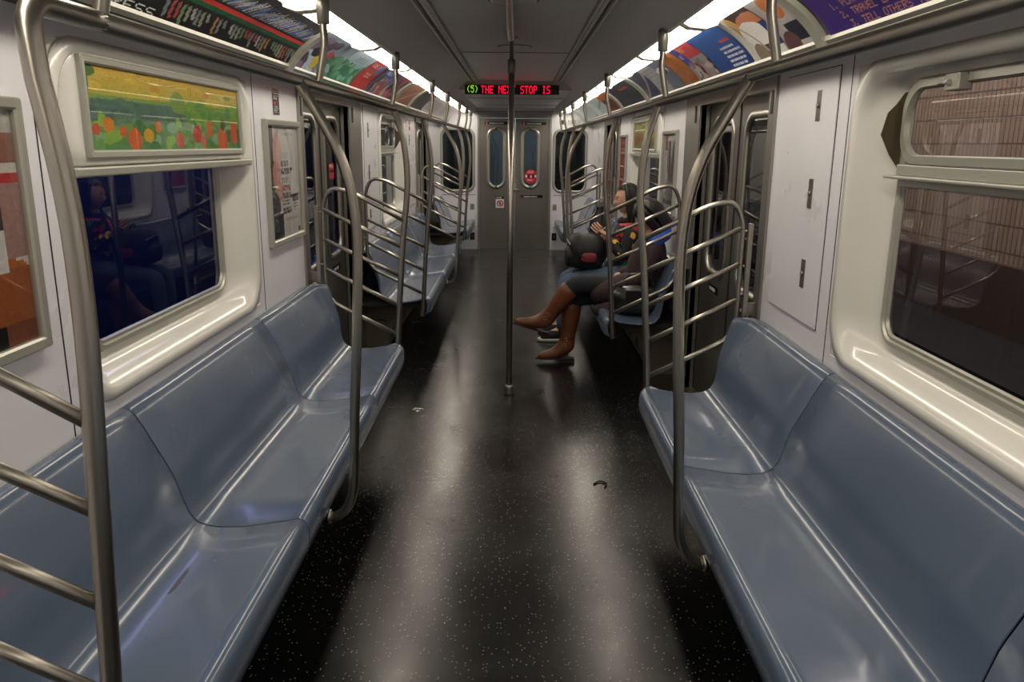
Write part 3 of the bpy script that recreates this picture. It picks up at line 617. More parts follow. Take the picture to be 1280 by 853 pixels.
def end_rail(s,y,label,near=False):
    def endx(z):
        T=NEARP if near else END
        for (x0,z0),(x1,z1) in zip(T,T[1:]):
            if z0<=z<=z1: return x0+(x1-x0)*(z-z0)/(z1-z0)
        return T[-1][0]
    t=thing('bench_end_rail',(s*.85,y,0),label,'railing','barred steel rails at the bench ends')
    P=[(s*x,y,z) for x,z in END]
    if near:
        P=[(s*x,y,z) for x,z in NEARP]; pts=spline(P); pts+= fillet([pts[-1],(s*.637,y+.0,1.742),(s*.637,y+.13,1.742),(s*.637,y+.2,1.742)],.09)[1:]
    else: pts=spline(P)
    b=MB(); b.tube(pts,RT); b.build('pole',M['tube'],t)
    XI=1.045
    b=MB(); xs=sorted((s*1.068,s*1.092)); b.box(xs[0],xs[1],y-.010,y+.010,.79,1.225,.003); b.box(min(s*1.09,s*(XW-.013)),max(s*1.09,s*(XW-.013)),y-.008,y+.008,.80,.86); b.build('wall_post',M['tube'],t)
    r=.0118
    loop=[(s*endx(1.145),y,1.145),(s*.89,y,1.305),(s*1.0,y,1.325),(s*XI,y,1.23),(s*XI,y,.70),(s*endx(.50),y,.50)]
    b=MB(); b.tube(fillet(loop,.09),r,12); b.build('loop_bar',M['tube'],t)
    for zp,zw in ((1.0,1.205),(.838,1.04),(.67,.875)):
        b=MB(); b.tube([(s*endx(zp),y,zp),(s*XI,y,zw)],r,12); b.build('cross_bar',M['tube'],t)
    b=MB()
    for z in (1.19,.9): xs=sorted((s*XI,s*1.09)); b.tube([(s*XI,y,z),(s*1.07,y,z)],.008,8)
    b.build('tie',M['tube'],t)
for s,y,l,nr in ((-1,1.13,'barred steel rail closest to the camera at bottom left',True),(-1,4.42,'barred steel rail at the far end of the left foreground bench',False),(1,3.62,'barred steel rail at the far end of the right foreground bench',False),(-1,5.70,'barred rail at the near end of the empty left bench',False),(1,5.06,'barred rail beside the passenger in brown boots',False),(-1,9.16,'barred rail at the far end of the empty left bench',False),(1,8.78,'barred rail at the far end of the passengers bench',False),(-1,10.44,'barred rail by the short far left bench',False),(1,10.30,'barred rail by the short far right bench',False)): end_rail(s,y,l,nr)

def overhead_rail(s,y0,y1,hangers,label):
    t=thing('overhead_rail',(s*XR,y0,ZR),label,'handrail','overhead handrails')
    b=MB(); b.tube([(s*XR,y0,ZR),(s*XR,y1,ZR)],RT); b.build('rail',M['tube'],t)
    b=MB(); 
    for y in hangers:
        b=MB(); b.tube(spline([(s*XR,y,ZR+.008),(s*.622,y,1.82),(s*.612,y,1.875),(s*.613,y,1.93),(s*.612,y,2.01)]),.0125,12); h=b.build('hanger',M['tube'],t)
        b=MB(); b.lathe((s*.612,y,1.935),[(.017,0),(.021,.003),(.022,.07),(.020,.085)],14); b.build('socket',M['steel'],h)
overhead_rail(-1,1.32,11.4,[1.335,2.755,4.35,6.2,7.55,9.1,10.4,11.3],'steel overhead handrail along the left side')
overhead_rail(1,-.6,11.4,[.6,2.0,3.45,5.5,7.3,8.85,10.3,11.3],'steel overhead handrail along the right side')

# centre pole and ceiling tube
t=thing('centre_pole',(-.015,4.91,0),'straight steel pole standing in the middle of the aisle','pole')
b=MB(); b.tube([(-.015,4.91,.03),(-.015,4.91,2.01)],.0185,18); b.build('pole',M['tube'],t)
b=MB(); b.lathe((-.015,4.91,0),[(.034,0),(.034,.008),(.028,.04),(.028,.055),(.02,.06)]); b.build('floor_cup',M['steel'],t)
b=MB(); b.lathe((-.015,4.91,1.965),[(.019,0),(.024,.004),(.024,.075),(.019,.08)]); b.build('collar',M['steel_dark'],t)
b=MB(); b.lathe((-.015,4.91,2.03),[(.0145,0),(.0145,.12),(.034,.125),(.034,.14)]); b.build('upper_rod',M['steel'],t)
t=thing('ceiling_rail',(-.018,-1.5,2.145),'steel tube along the middle of the ceiling towards the camera','handrail')
b=MB(); b.tube([(-.018,-1.5,2.142),(-.018,4.75,2.142)],.019,16); b.build('tube',M['tube'],t)
for y in (-.8,1.7,4.72):
    b=MB(); b.lathe((-.018,y,2.14),[(.026,0),(.026,.028),(.036,.03)],16); b.build('mount',M['steel'],t)
for y,l in ((3.72,'flush round ceiling speaker nearer the camera'),(5.4,'flush round ceiling speaker just past the centre pole')):
    t=thing('ceiling_speaker',(0,y,2.17),l,'speaker','round ceiling speakers')
    b=MB(); b.lathe((.0,y,2.163),[(.085,0),(.105,.003),(.105,.007)],28); b.build('grille',M['grey_ceil'],t)
    b=MB(); b.tube([(.108*math.cos(a*math.pi/16),y+.108*math.sin(a*math.pi/16),2.169) for a in range(33)],.003,6); b.build('rim',M['dark'],t)

# ------------------------------------------------------------------ light fixtures
for s in (-1,1):
    y=-1.75 if s<0 else -1.4; k=0
    while y<12.0:
        y1=min(y+1.2,12.15)
        t=thing('ceiling_light',(s*.74,(y+y1)/2,2.05),'','ceiling light','fluorescent lights over the advertising cards')
        side='left' if s<0 else 'right'
        ordn=('nearest','second','third','fourth','fifth','sixth','seventh','eighth','ninth','tenth','eleventh','twelfth','thirteenth')[max(0,math.ceil((12.0-y)/1.2)-1)]
        t['label']='white fluorescent ceiling light in the %s row, %s counting from the end door'%(side,ordn)
        b=MB(); P=[(.672,2.048),(.70,2.030),(.76,2.026),(.80,2.034),(.812,2.05)]
        b.loft([[(s*x,y+.035,z) for x,z in P],[(s*x,y1-.035,z) for x,z in P]]); b.build('diffuser',M['diffuser'],t)
        b=MB(); Q=[(.66,2.055),(.668,2.035),(.70,2.018),(.765,2.012),(.81,2.026),(.822,2.055)]
        for a_ in (y+.002,y1-.04): b=MB(); b.loft([[(s*x,a_,z) for x,z in Q],[(s*x,a_+.038,z) for x,z in Q]],cap=True); b.build('end_cap',M['diff_cap'],t)
        y=y1; k+=1

# ------------------------------------------------------------------ advertising cards in the curved racks
def arc(s,v,lift=0):
    # v=0 top (by the light), 1 bottom
    A=Vector((.818,2.045)); B=Vector((.95,1.985)); C=Vector((1.008,1.880)); p=A*(1-v)**2+B*2*v*(1-v)+C*v*v
    return (s*(p.x-lift*.7),p.y-lift*.7)
def card(s,y0,y1,art,label,res=None):
    t=thing('advertising_card',(s*.93,(y0+y1)/2,1.96),label,'advertisement','curved advertising cards above the rails')
    def fn(u,v):
        x,z=arc(s,v,.012); y=(y0+(y1-y0)*u) if s<0 else (y1+(y0-y1)*u); return (x,y,z)
    print_mesh('card',art,fn,t)
    b=MB(); b.loft([[(arc(s,v/8,.007)[0],y,arc(s,v/8,.007)[1]) for v in range(9)] for y in (y0,y1)],closed=False); b.build('backing',M['alu'],t)
def divider(s,y,w_,label):
    b=MB(); b.loft([[(arc(s,v/10,l)[0],yy,arc(s,v/10,l)[1]) for v in range(11)] for yy,l in ((y-w_/2,.004),(y-w_/2,.022),(y+w_/2,.022),(y+w_/2,.004))],closed=False,smooth=False)
    tag(b.build('card_divider',M['paint_frame']),label,'divider','pale curved dividers between advertising cards')
for s,side in ((-1,'left'),(1,'right')):
    n+=1; b=MB(); P=[(1.012,1.868),(1.006,1.868),(.985,1.885),(.985,1.900),(.992,1.902),(1.0,1.886)]
    b.loft([[(s*x,YB+.1,z) for x,z in P],[(s*x,YE-.02,z) for x,z in P]],smooth=False); structure(b.build('trim_%d'%n,M['paint_frame']))
def map_art():
    a=Art(300,60,'151618'); a.rect(.60,.48,1,.55,'14512f').rect(.56,.42,1,.48,'b82a26'); r=random.Random(3)
    for i in range(36):
        x=.575+i*.0118
        for k in range(r.choice((3,4,5))): a.band(x,.37,x+.03,.37-.28*r.uniform(.5,1),.02,r.choice(('8a8c90','6a6c70','9a9ca0','3f5fa8')) if r.random()<.8 else 'a8a8ac')
        if r.random()<.75: a.band(x,.60,x+.008,.60+.28*r.uniform(.4,1),.035,r.choice(('7a7c70','8a6a40','5f7a5a','8a4040','6a6c70','8a8c88')))
    a.text('LEXINGTON AV EXPRESS',.17,.80,'b0b2b4').words(.2,.93,.5,.97,1,'6a6c6e',3); return a.noise(.1)
card(-1,.6,3.66,map_art(),'long black route map card with a red line along the left rack')
divider(-1,3.72,.07,'pale curved divider at the far end of the black route map')
c1=Art(70,56,'9db6c4'); c1.grad(0,0,1,.5,'6a8090','a8c0cc').blobs(24,0,.1,.5,.9,.09,.14,['7a6480','8a7096','5a4a60','9a80a0','4a4452'],2).ell(.36,.6,.09,.22,'c8b440').ell(.22,.45,.1,.12,'2a2430').blobs(20,.5,.4,1,1,.12,.14,['3f7a5a','4f8a68','5f9a78','2f6a4a'],3).ell(.56,.4,.08,.1,'b04a5a').noise(.15)
card(-1,3.77,4.45,c1,'purple and green illustrated card just past the pale left divider')
c2=Art(60,56,'3f8066'); c2.grad(0,0,1,.45,'b8ccd8','8fb0b8').blobs(40,0,.35,1,1,.08,.08,['4f8f70','5fa080','3a7a5c','7ab090'],4).words(.3,.12,.9,.3,3,'8aa0b0',3).noise(.15)
card(-1,4.46,4.98,c2,'green and pale blue card on the left rack before the red one')
c3=Art(70,56,'b83a3c'); c3.text('TUNE IN',.10,.08,'e8c8c8').rect(.0,.3,1,.36,'c04a48').ell(.75,.2,.12,.2,'3f78b0').words(.3,.4,.8,.56,2,'d8a0a0',3).noise(.06)
card(-1,4.99,5.45,c3,'red card with white lettering on the left rack')
c4=Art(80,56,'4a4a64'); 
for i in range(9): c4.band(i*.11,1,i*.11+.15,.2,.05,random.choice(('8a8aa4','2a2a3c','6a6080','a09ab0')))
c4.rect(.1,.05,.9,.25,'3a4a9a').text('WALK',.2,.08,'c8ccdc').blobs(14,.3,.4,.9,.9,.08,.14,['8a4a50','b09080','3a3448'],5).noise(.2)
card(-1,5.46,6.15,c4,'dark blue striped card on the left rack past the red one')
c5=Art(50,56,'7a3a4c'); c5.blobs(20,0,0,1,1,.15,.2,['8a4a5a','5a2a3c','a06070','3a2430'],6).noise(.15); card(-1,6.16,6.6,c5,'dark maroon card on the left rack')
divider(-1,6.7,.14,'wide pale divider on the left past the maroon card')
c6=Art(70,56,'8a5a48'); c6.grad(0,0,1,1,'a87868','6a4434').band(0,.9,1,.2,.05,'c8a090').band(0,.6,1,.0,.04,'5a3a30').noise(.12); card(-1,6.8,7.55,c6,'copper-brown card on the left rack')
divider(-1,7.63,.12,'pale divider on the left after the copper-brown card')
c7=Art(70,56,'2a2a2e')
for i in range(7): c7.band(i*.14,1,i*.14+.2,0,.07,'77757a' if i%2 else '4a484c')
c7.noise(.1)
card(-1,7.72,8.6,c7,'black and grey striped card far along the left rack')
c8=Art(60,56,'b4aeb0'); c8.words(.1,.2,.9,.8,5,'8a8488',8).noise(.05)
card(-1,8.62,10.2,c8,'pale grey card on the left rack near the sign'); card(-1,10.22,12.0,c8,'pale grey card at the far end of the left rack')
# right rack (printed left->right = far->near)
q1=Art(560,72,'36246e'); q1.noise(.05)
for i,tx in enumerate(('1. PLANNED SERVICE CHANGES','2. TRAVEL EARLY OR LATE','3. TELL OTHERS TO RIDE')): q1.text(tx,.05+.012*i,.50+.14*i,'b07a58')
q1.ell(.93,.3,.04,.3,'4a388a')
card(1,.2,2.62,q1,'purple service notice card with orange lettering on the right rack')
divider(1,2.70,.075,'pale divider beside the purple notice card')
q2=Art(50,56,'a8a4a4'); q2.ell(.6,.2,.3,.2,'b8703c').rect(.4,.5,1,.8,'1c2030').rect(0,.0,.3,1,'9c9898').ell(.3,.8,.3,.2,'5a3a3c').noise(.1); card(1,2.76,3.0,q2,'narrow card of mixed colours hidden behind a hanger on the right rack')
q3=Art(70,64,'d4d0ce'); q3.ell(.75,.12,.5,.22,'3a2a2c').ell(.8,.22,.4,.16,'c07a58').ell(.3,.3,.12,.3,'c89a48').ell(.55,.45,.35,.25,'e2dedc').rect(.85,.3,1,.75,'283a78').ell(.6,.8,.2,.14,'4a3430').ell(.35,.8,.16,.2,'8a7a6a').band(.2,.0,.6,.9,.05,'b0a8a0').noise(.08)
card(1,3.01,3.42,q3,'card showing a figure in white on the right rack')
q4=Art(80,64,'2650a0'); q4.grad(0,0,1,1,'2f62b0','1e3270').rect(.62,.28,.90,.34,'b84a48').words(.48,.42,.95,.90,5,'c8ccd8',4,.45).noise(.04)
card(1,3.43,3.98,q4,'bright blue card with white text on the right rack')
q5=Art(80,64,'8a8488'); q5.grad(0,0,1,.34,'c84858','b03a48').text('SAVE',.25,.06,'d8b840').rect(0,.0,.3,.5,'4a4298').text('WE',.05,.2,'c8c8e0').blobs(30,.1,.45,1,1,.08,.1,['141418','2a2a2e','7a7478','a89a98','8a4a44'],7).noise(.12)
card(1,3.99,4.42,q5,'busy red, violet and black card on the right rack')
q6=Art(60,64,'b06428'); q6.grad(0,0,1,1,'c87830','7a4020').blobs(16,0,.5,1,1,.1,.1,['8a6a60','a0623a'],8).noise(.08)
card(1,4.43,4.78,q6,'orange-brown card on the right rack')
q7=Art(80,64,'8f9094'); 
for i in range(8): q7.rect(0,.1+.11*i,1,.13+.11*i,'7a7b80')
q7.rect(.55,0,1,1,'5a6070').ell(.7,.3,.2,.12,'d0d0d8').ell(.7,.34,.16,.08,'23242c').noise(.15)
card(1,4.79,5.55,q7,'grey striped card with a dark car picture on the right rack')
q8=Art(60,56,'3a3c58'); q8.band(0,.9,1,.1,.08,'8a8c98').noise(.2); card(1,5.56,6.05,q8,'navy card on the right rack before a pale divider')
divider(1,6.13,.13,'pale divider between the navy and black cards on the right')
q9=Art(90,56,'1d222c'); 
for i in range(10): q9.band(.1*i,.0,.1*i+.1,.9,.025,'4a505c')
q9.rect(.4,.2,.8,.26,'a83038').noise(.2); card(1,6.22,7.5,q9,'black card with curved lines on the right rack')
divider(1,7.6,.12,'pale divider past the black card on the right')
q10=Art(60,56,'6a3424'); q10.rect(0,0,1,.4,'b05a2c').blobs(14,0,.3,1,1,.12,.16,['3a201c','8a4a34','1e1a20'],9).noise(.15); card(1,7.7,8.5,q10,'rust-brown card on the right rack')
q11=Art(60,56,'a9b4ba'); q11.band(0,.9,1,.2,.1,'7a9090').rect(.2,.1,.5,.9,'c4ccd0').noise(.05); card(1,8.52,10.1,q11,'pale blue-grey card on the right rack'); card(1,10.12,12.0,q11,'pale blue-grey card at the far end of the right rack')

# ------------------------------------------------------------------ LED sign
t=thing('led_sign',(-.03,YL,2.08),'red and green dot-matrix sign reading THE NEXT STOP IS','sign')
b=MB(); b.box(-.495,.43,YL-.03,YL,2.038,2.128,.004); b.build('casing',M['black'],t)
def led(txt,x,z,k,m,name):
    b=MB()
    for ch in txt:
        g=glyph(ch)
        for i in range(7):
            for j in range(5):
                if g[i][j]: xx=x+j*k; zz=z-i*k*1.55; b.box(xx,xx+k*.92,YL-.033,YL-.0305,zz-k*1.4,zz)
        x+=6.3*k
    b.build(name,m,t)
led('(5)',-.475,2.120,.0062,M['led_g'],'green_digits')
for w_,o_ in (('THE',0),('NEXT',4),('STOP',9),('IS',14)): led(w_,-.335+o_*6.3*.0068,2.120,.0068,M['led_r'],'red_word')

# ------------------------------------------------------------------ outside
b=MB(); b.box(3.7,3.8,-4,16,-.2,3.4); structure(b.build('wall_station',M['tile']))
b=MB(); b.box(1.5,3.7,-4,16,-.3,-.1); structure(b.build('floor_platform',M['train_dark']))
b=MB(); b.box(3.64,3.7,-4,16,-.1,.72); structure(b.build('wall_station_dado',mat('station_dado','4a3b35',.5)))
b=MB(); b.box(2.9,3.64,-4,16,-.1,.20); structure(b.build('floor_platform_edge',M['train_dark']))
b=MB(); b.box(-2.8,-2.7,-4,16,-.3,3.4); structure(b.build('wall_tunnel',M['tunnel']))
b=MB(); b.box(-3,3,YE+1.6,YE+1.7,-.3,3.4); structure(b.build('wall_tunnel_end',M['tunnel']))
t=thing('signal_lamp',(1.9,4.6,1.2),'red signal lamp glowing outside the near right door','lamp')
b=MB(); b.box(1.92,2.0,4.52,4.68,1.1,1.34,.01); b.tube([(1.96,4.6,-.1),(1.96,4.6,1.12)],.02); b.build('housing',M['black'],t)
b=MB(); b.lathe((1.905,4.6,1.22),[(.05,0),(.055,.012)],18,'x'); b.build('lens',emis('signal_red','ff1030',14),t)

# ------------------------------------------------------------------ people
def cloth(name,col,rough=.8,**k): return mat(name,col,rough,bump=.5,bscale=90,var=.25,vscale=9,**k)
M['skin']=mat('skin_tone','c79a80',.5,var=.06,vscale=20); M['lip']=mat('lip_tone','a8554c',.4); M['hair']=mat('dark_hair','141012',.38,var=.3,vscale=60,stretch=(1,1,.1)); M['eyew']=mat('eye_white','e8e4e0',.2); M['iris']=mat('iris_dark','1a100c',.2)
def floral():
    m=mat('floral_print','15151a',.75); nt=m.node_tree; b=nt.nodes['Principled BSDF']; tc=nt.nodes.new('ShaderNodeTexCoord')
    v=nt.nodes.new('ShaderNodeTexVoronoi'); v.inputs['Scale'].default_value=17; v.inputs['Randomness'].default_value=1
    nz=nt.nodes.new('ShaderNodeTexNoise'); nz.inputs['Scale'].default_value=18; mxv=nt.nodes.new('ShaderNodeMix'); mxv.data_type='VECTOR'; mxv.inputs[0].default_value=.06
    nt.links.new(tc.outputs['Object'],nz.inputs['Vector']); nt.links.new(tc.outputs['Object'],mxv.inputs[4]); nt.links.new(nz.outputs['Color'],mxv.inputs[5]); nt.links.new(mxv.outputs[1],v.inputs['Vector'])
    sp=nt.nodes.new('ShaderNodeSeparateColor'); nt.links.new(v.outputs['Color'],sp.inputs[0])
    r=nt.nodes.new('ShaderNodeValToRGB'); r.color_ramp.interpolation='CONSTANT'; cols=['15151a','c02030','1d7a5c','15151a','d8a83a','d85a78','15151a','b01828']
    el=r.color_ramp.elements
    while len(el)<len(cols): el.new(.5)
    for i,c in enumerate(cols): el[i].position=i/len(cols); el[i].color=lin(c)+(1,)
    nt.links.new(sp.outputs[0],r.inputs[0])
    lt=nt.nodes.new('ShaderNodeMath'); lt.operation='LESS_THAN'; lt.inputs[1].default_value=.5; nt.links.new(v.outputs['Distance'],lt.inputs[0])
    mx=nt.nodes.new('ShaderNodeMix'); mx.data_type='RGBA'; nt.links.new(lt.outputs[0],mx.inputs[0]); mx.inputs[6].default_value=lin('15151a')+(1,); nt.links.new(r.outputs[0],mx.inputs[7]); nt.links.new(mx.outputs[2],b.inputs['Base Color'])
    return m
M['floral']=floral()
def skin_mesh(nodes, edges, sub=2):
    """nodes: name -> (pos, radius); first node is the root. Returns an evaluated Mesh in world coordinates."""
    names=list(nodes); me=bpy.data.meshes.new('skeleton'); me.from_pydata([nodes[k][0] for k in names],[(names.index(a),names.index(c)) for a,c in edges],[])
    o=bpy.data.objects.new('skeleton',me); COL.objects.link(o)
    sk=o.modifiers.new('skin','SKIN'); sk.use_smooth_shade=True; lay=me.skin_vertices[0].data if me.skin_vertices else None
    if lay is None:
        bm=bmesh.new(); bm.from_mesh(me); bm.verts.layers.skin.verify(); bm.to_mesh(me); bm.free(); lay=me.skin_vertices[0].data
    for i,k in enumerate(names):
        r=nodes[k][1]; lay[i].radius=(r,r) if not isinstance(r,tuple) else r; lay[i].use_root=(i==0)
    sb=o.modifiers.new('sub','SUBSURF'); sb.levels=sub; sb.render_levels=sub
    bpy.context.view_layer.update(); dg=bpy.context.evaluated_depsgraph_get(); m=bpy.data.meshes.new_from_object(o.evaluated_get(dg))
    bpy.data.objects.remove(o); return m
def chain(*ks): return list(zip(ks,ks[1:]))
def join_build(name, parts, parent, mats):
    """parts: list of (mesh, material index)"""
    bm=bmesh.new(); l=world_loc(parent)
    for m,mi in parts:
        n0=len(bm.faces); bm.from_mesh(m); bm.faces.ensure_lookup_table()
        for f in bm.faces[n0:]: f.material_index=(f.material_index if mi is None else mi); f.smooth=True
    for v in bm.verts: v.co-=l
    me=bpy.data.meshes.new(name); bm.to_mesh(me); bm.free()
    for m in mats: me.materials.append(m)
    o=bpy.data.objects.new(name,me); COL.objects.link(o); o.parent=parent; return o
def frame(fwd,up):
    f=Vector(fwd).normalized(); u=Vector(up); u=(u-f*u.dot(f)).normalized(); l=u.cross(f); return Matrix((f,l,u)).transposed()
def sm(a,b,x): t=max(0,min(1,(x-a)/(b-a))); return t*t*(3-2*t)
def head_mesh(c,fwd,up,k=1.0):
    R=frame(fwd,up); bm=bmesh.new(); bmesh.ops.create_icosphere(bm,subdivisions=5,radius=1)
    for v in bm.verts:
        x,y,z=v.co; fx=max(0,x)
        w_=.074*(1-.33*sm(.0,1,-z)); d=.094; h=.115
        X=x*d; Y=y*w_; Z=z*h
        if z<0: X*= (1-.22*sm(0,1,-z)) if x<0 else 1-.05*sm(0,1,-z); 
        g=lambda yy,zz,sy,sz:math.exp(-((y-yy)/sy)**2-((z-zz)/sz)**2)*sm(.2,.6,x)
        X+=.024*g(0,-.22,.11,.13)+.012*g(0,-.02,.09,.2)           # nose
        X-=.011*(g(.36,.06,.16,.13)+g(-.36,.06,.16,.13))          # eye sockets
        X+=.006*g(0,.25,.5,.12)                                   # brow
        X+=.009*g(0,-.52,.22,.07)+.008*g(0,-.62,.2,.06)-.004*g(0,-.57,.25,.03) # lips
        X+=.012*g(0,-.86,.25,.13)                                 # chin
        v.co=Vector((X,Y,Z))*k
    me=bpy.data.meshes.new('head')
    for f in bm.faces:
        p=f.calc_center_median()/k
        f.material_index=1 if (p.x>.085*.8 and abs(p.y)<.021 and -.076<p.z<-.056) else 0
    M_=Matrix.Translation(Vector(c))@R.to_4x4(); n=0
    for sy in (-1,1):
        r=bmesh.ops.create_uvsphere(bm,u_segments=12,v_segments=8,radius=.0105*k,matrix=Matrix.Translation(Vector((.0735,sy*.027,.008))*k))
        vs=set(r['verts'])
        for f in bm.faces:
            if all(v in vs for v in f.verts): f.material_index=3 if f.calc_center_median().x>(.0735+.0075)*k else 2
        r=bmesh.ops.create_uvsphere(bm,u_segments=12,v_segments=8,radius=1,matrix=Matrix.Translation(Vector((-.005,sy*.074,-.01))*k)@Matrix.Diagonal(Vector((.017,.009,.030))*k).to_4x4())
    bm.transform(M_); bm.to_mesh(me); bm.free(); return me
def hand_mesh(wrist,direction,palm,thumb_side,curl=.5,k=1.0):
    """palm = palm-facing normal; thumb_side = +1/-1 across"""
    d=Vector(direction).normalized(); pn=Vector(palm); pn=(pn-d*pn.dot(d)).normalized(); a=d.cross(pn)*thumb_side; W=Vector(wrist)
    parts=[]
    nd={'w':(W,(.026*k,.018*k)),'p1':(W+d*.035*k,(.034*k,.015*k)),'p2':(W+d*.075*k,(.036*k,.014*k))}; parts.append(skin_mesh(nd,chain('w','p1','p2'),2))
    for i,(off,L) in enumerate(((.027,.072),(.009,.080),(-.009,.074),(-.026,.058))):
        p=W+d*.065*k+a*off*k; q=W+d*.085*k+a*off*1.1*k; nd={'a':(p,.009*k),'b':(q,.0085*k)}; cur=q; ang=0
        for j,fr in enumerate((.45,.32,.23)):
            ang+=curl*(.7+.25*i*.3); dirn=d*math.cos(ang)+pn*math.sin(ang)+a*off*1.2; cur=cur+dirn.normalized()*L*fr*k; nd['abcde'[j+2]]=(cur,(.0082,.0075,.0065)[j]*k)
        parts.append(skin_mesh(nd,chain(*nd),1))
    p=W+d*.02*k+a*.016*k; q=p+(d*.6+a*.8+pn*.25).normalized()*.035*k; r=q+(d*.85+a*.4+pn*.35).normalized()*.032*k; e=r+(d*.95+a*.1+pn*.3).normalized()*.025*k
    parts.append(skin_mesh({'a':(p,.012*k),'b':(q,.011*k),'c':(r,.009*k),'d':(e,.0075*k)},chain('a','b','c','d'),1))
    return parts
def seated(root, pel, belly, chest, neck, head, hf, hu, legs, arms, hk=1.0):
    """continuous body; legs/arms: list of joint lists"""
    N={'pel':(pel,(.125,.10)),'bel':(belly,(.115,.09)),'che':(chest,(.135,.095)),'nb':(Vector(neck)-Vector((0,0,.04)),(.06,.055)),'nk':(neck,.046),'hd':(Vector(neck)*.45+Vector(head)*.55,.045)}
    E=chain('pel','bel','che','nb','nk','hd')
    for i,(hip,knee,ank,toe) in enumerate(legs):
        N.update({f'h{i}':(hip,.085),f'm{i}':((Vector(hip)+Vector(knee))/2,.072),f'k{i}':(knee,.056),f'c{i}':(Vector(knee)*.65+Vector(ank)*.35,.052),f'a{i}':(ank,.034),f't{i}':(toe,.03)}); E+=chain('pel',f'h{i}',f'm{i}',f'k{i}',f'c{i}',f'a{i}',f't{i}')
    hands=[]
    for i,(sh,el,wr,palm,ts,curl,hd_) in enumerate(arms):
        N.update({f's{i}':(sh,.05),f'u{i}':((Vector(sh)+Vector(el))/2,.042),f'e{i}':(el,.036),f'w{i}':(wr,.024)}); E+=chain('che',f's{i}',f'u{i}',f'e{i}',f'w{i}')
        hands+=hand_mesh(wr,hd_,palm,ts,curl)
    b=skin_mesh(N,E,2)
    return join_build('body',[(b,0),(head_mesh(head,hf,hu,hk),None)]+[(h,0) for h in hands],root,[M['skin'],M['lip'],M['eyew'],M['iris']])
def hair_mesh(c,fwd,up,strands,seed=1,k=1.0,cap_front=.55):
    R=frame(fwd,up); bm=bmesh.new(); bmesh.ops.create_icosphere(bm,subdivisions=4,radius=1)
    dele=[]
    for v in bm.verts:
        x,y,z=v.co
        if (x>.25 and z<cap_front) or (z<-.55) : dele.append(v)
        bump=1+.02*math.sin(y*30+z*9)
        v.co=Vector((x*.108-.008,y*.088,z*.125+.006))*bump*k
    bmesh.ops.delete(bm,geom=dele,context='VERTS'); bm.transform(Matrix.Translation(Vector(c))@R.to_4x4())
    me=bpy.data.meshes.new('cap'); bm.to_mesh(me); bm.free(); t=MB()
    for pts,r in strands: t.tube(spline([Vector(c)+R@(Vector(p)*k) for p in pts],5),[r*k*(1-.75*(i/(5*(len(pts)-1)))**2) for i in range(5*(len(pts)-1)+1)],7)
    m2=bpy.data.meshes.new('strands'); t.bm.to_mesh(m2); t.bm.free(); return [(me,0),(m2,0)]
def garment(name,nodes,edges,root,m,sub=2,**p):
    o=join_build(name,[(skin_mesh(nodes,edges,sub),0)],root,[m])
    for k,v in p.items(): o[k]=v
    return o
V=Vector
def garment_parts(name,chains,root,m,**p):
    o=join_build(name,[(skin_mesh({str(i):x for i,x in enumerate(c)},chain(*[str(i) for i in range(len(c))]),2),0) for c in chains],root,[m])
    for k,v in p.items(): o[k]=v
    return o
# --- person A: woman in the floral jacket, further along the bench
yA=6.45
A=thing('person',(.93,yA,.44),'woman with long dark hair and floral dark jacket, hands raised over a backpack','person')
hA=V((.905,yA-.02,1.145)); hfA=(-1,-.12,-.06)
legsA=[((.88,yA-.09,.535),(.42,yA-.11,.50),(.40,yA-.11,.10),(.29,yA-.11,.05)),((.88,yA+.09,.535),(.43,yA+.11,.50),(.42,yA+.12,.10),(.31,yA+.12,.05))]
armsA=[((.93,yA-.17,.93),(.87,yA-.21,.70),(.74,yA-.11,.865),(.3,.9,.1),1,.35,(-.75,.25,.55)),((.93,yA+.17,.93),(.86,yA+.20,.70),(.75,yA+.04,.86),(.2,-1,.1),-1,.35,(-.75,-.25,.5))]
seated(A,(.93,yA,.53),(.935,yA,.70),(.93,yA,.86),(.925,yA,1.01),hA,hfA,(0,0,1),legsA,armsA)
garment('jeans',{'p':((.93,yA,.55),(.135,.11)),'h0':(legsA[0][0],.098),'m0':((.64,yA-.10,.525),.085),'k0':((.42,yA-.11,.50),.070),'c0':((.41,yA-.11,.33),.062),'a0':((.40,yA-.11,.105),.052),
 'h1':(legsA[1][0],.098),'m1':((.64,yA+.10,.525),.085),'k1':((.43,yA+.11,.50),.070),'c1':((.43,yA+.115,.33),.062),'a1':((.42,yA+.12,.105),.052)},chain('p','h0','m0','k0','c0','a0')+chain('p','h1','m1','k1','c1','a1'),A,cloth('light_denim','4f6078'),label='faded blue jeans')
garment_parts('jacket',[
 [((.925,yA,.54),(.15,.14)),((.93,yA,.60),(.165,.135)),((.94,yA,.72),(.155,.125)),((.93,yA,.86),(.195,.145)),((.925,yA,.935),(.165,.12)),((.928,yA,.985),(.065,.06))],
 [((.93,yA-.09,.93),.066),((.93,yA-.17,.92),.07),((.90,yA-.19,.81),.064),((.87,yA-.21,.70),.058),((.815,yA-.165,.77),.05),((.765,yA-.125,.84),.042)],
 [((.93,yA+.09,.93),.066),((.93,yA+.17,.92),.07),((.895,yA+.185,.81),.064),((.86,yA+.20,.70),.058),((.81,yA+.13,.77),.05),((.77,yA+.06,.835),.042)]],A,M['floral'],label='black jacket with red, green and yellow flowers')
sock=cloth('dark_sock','17181c')
for l_ in legsA:
    b=MB(); b.tube([V(l_[2])+V((.004,0,-.05)),V(l_[2])+V((.002,0,.0)),V(l_[2])+V((.002,0,.06))],[.043,.043,.045],12); b.build('sock',sock,A)
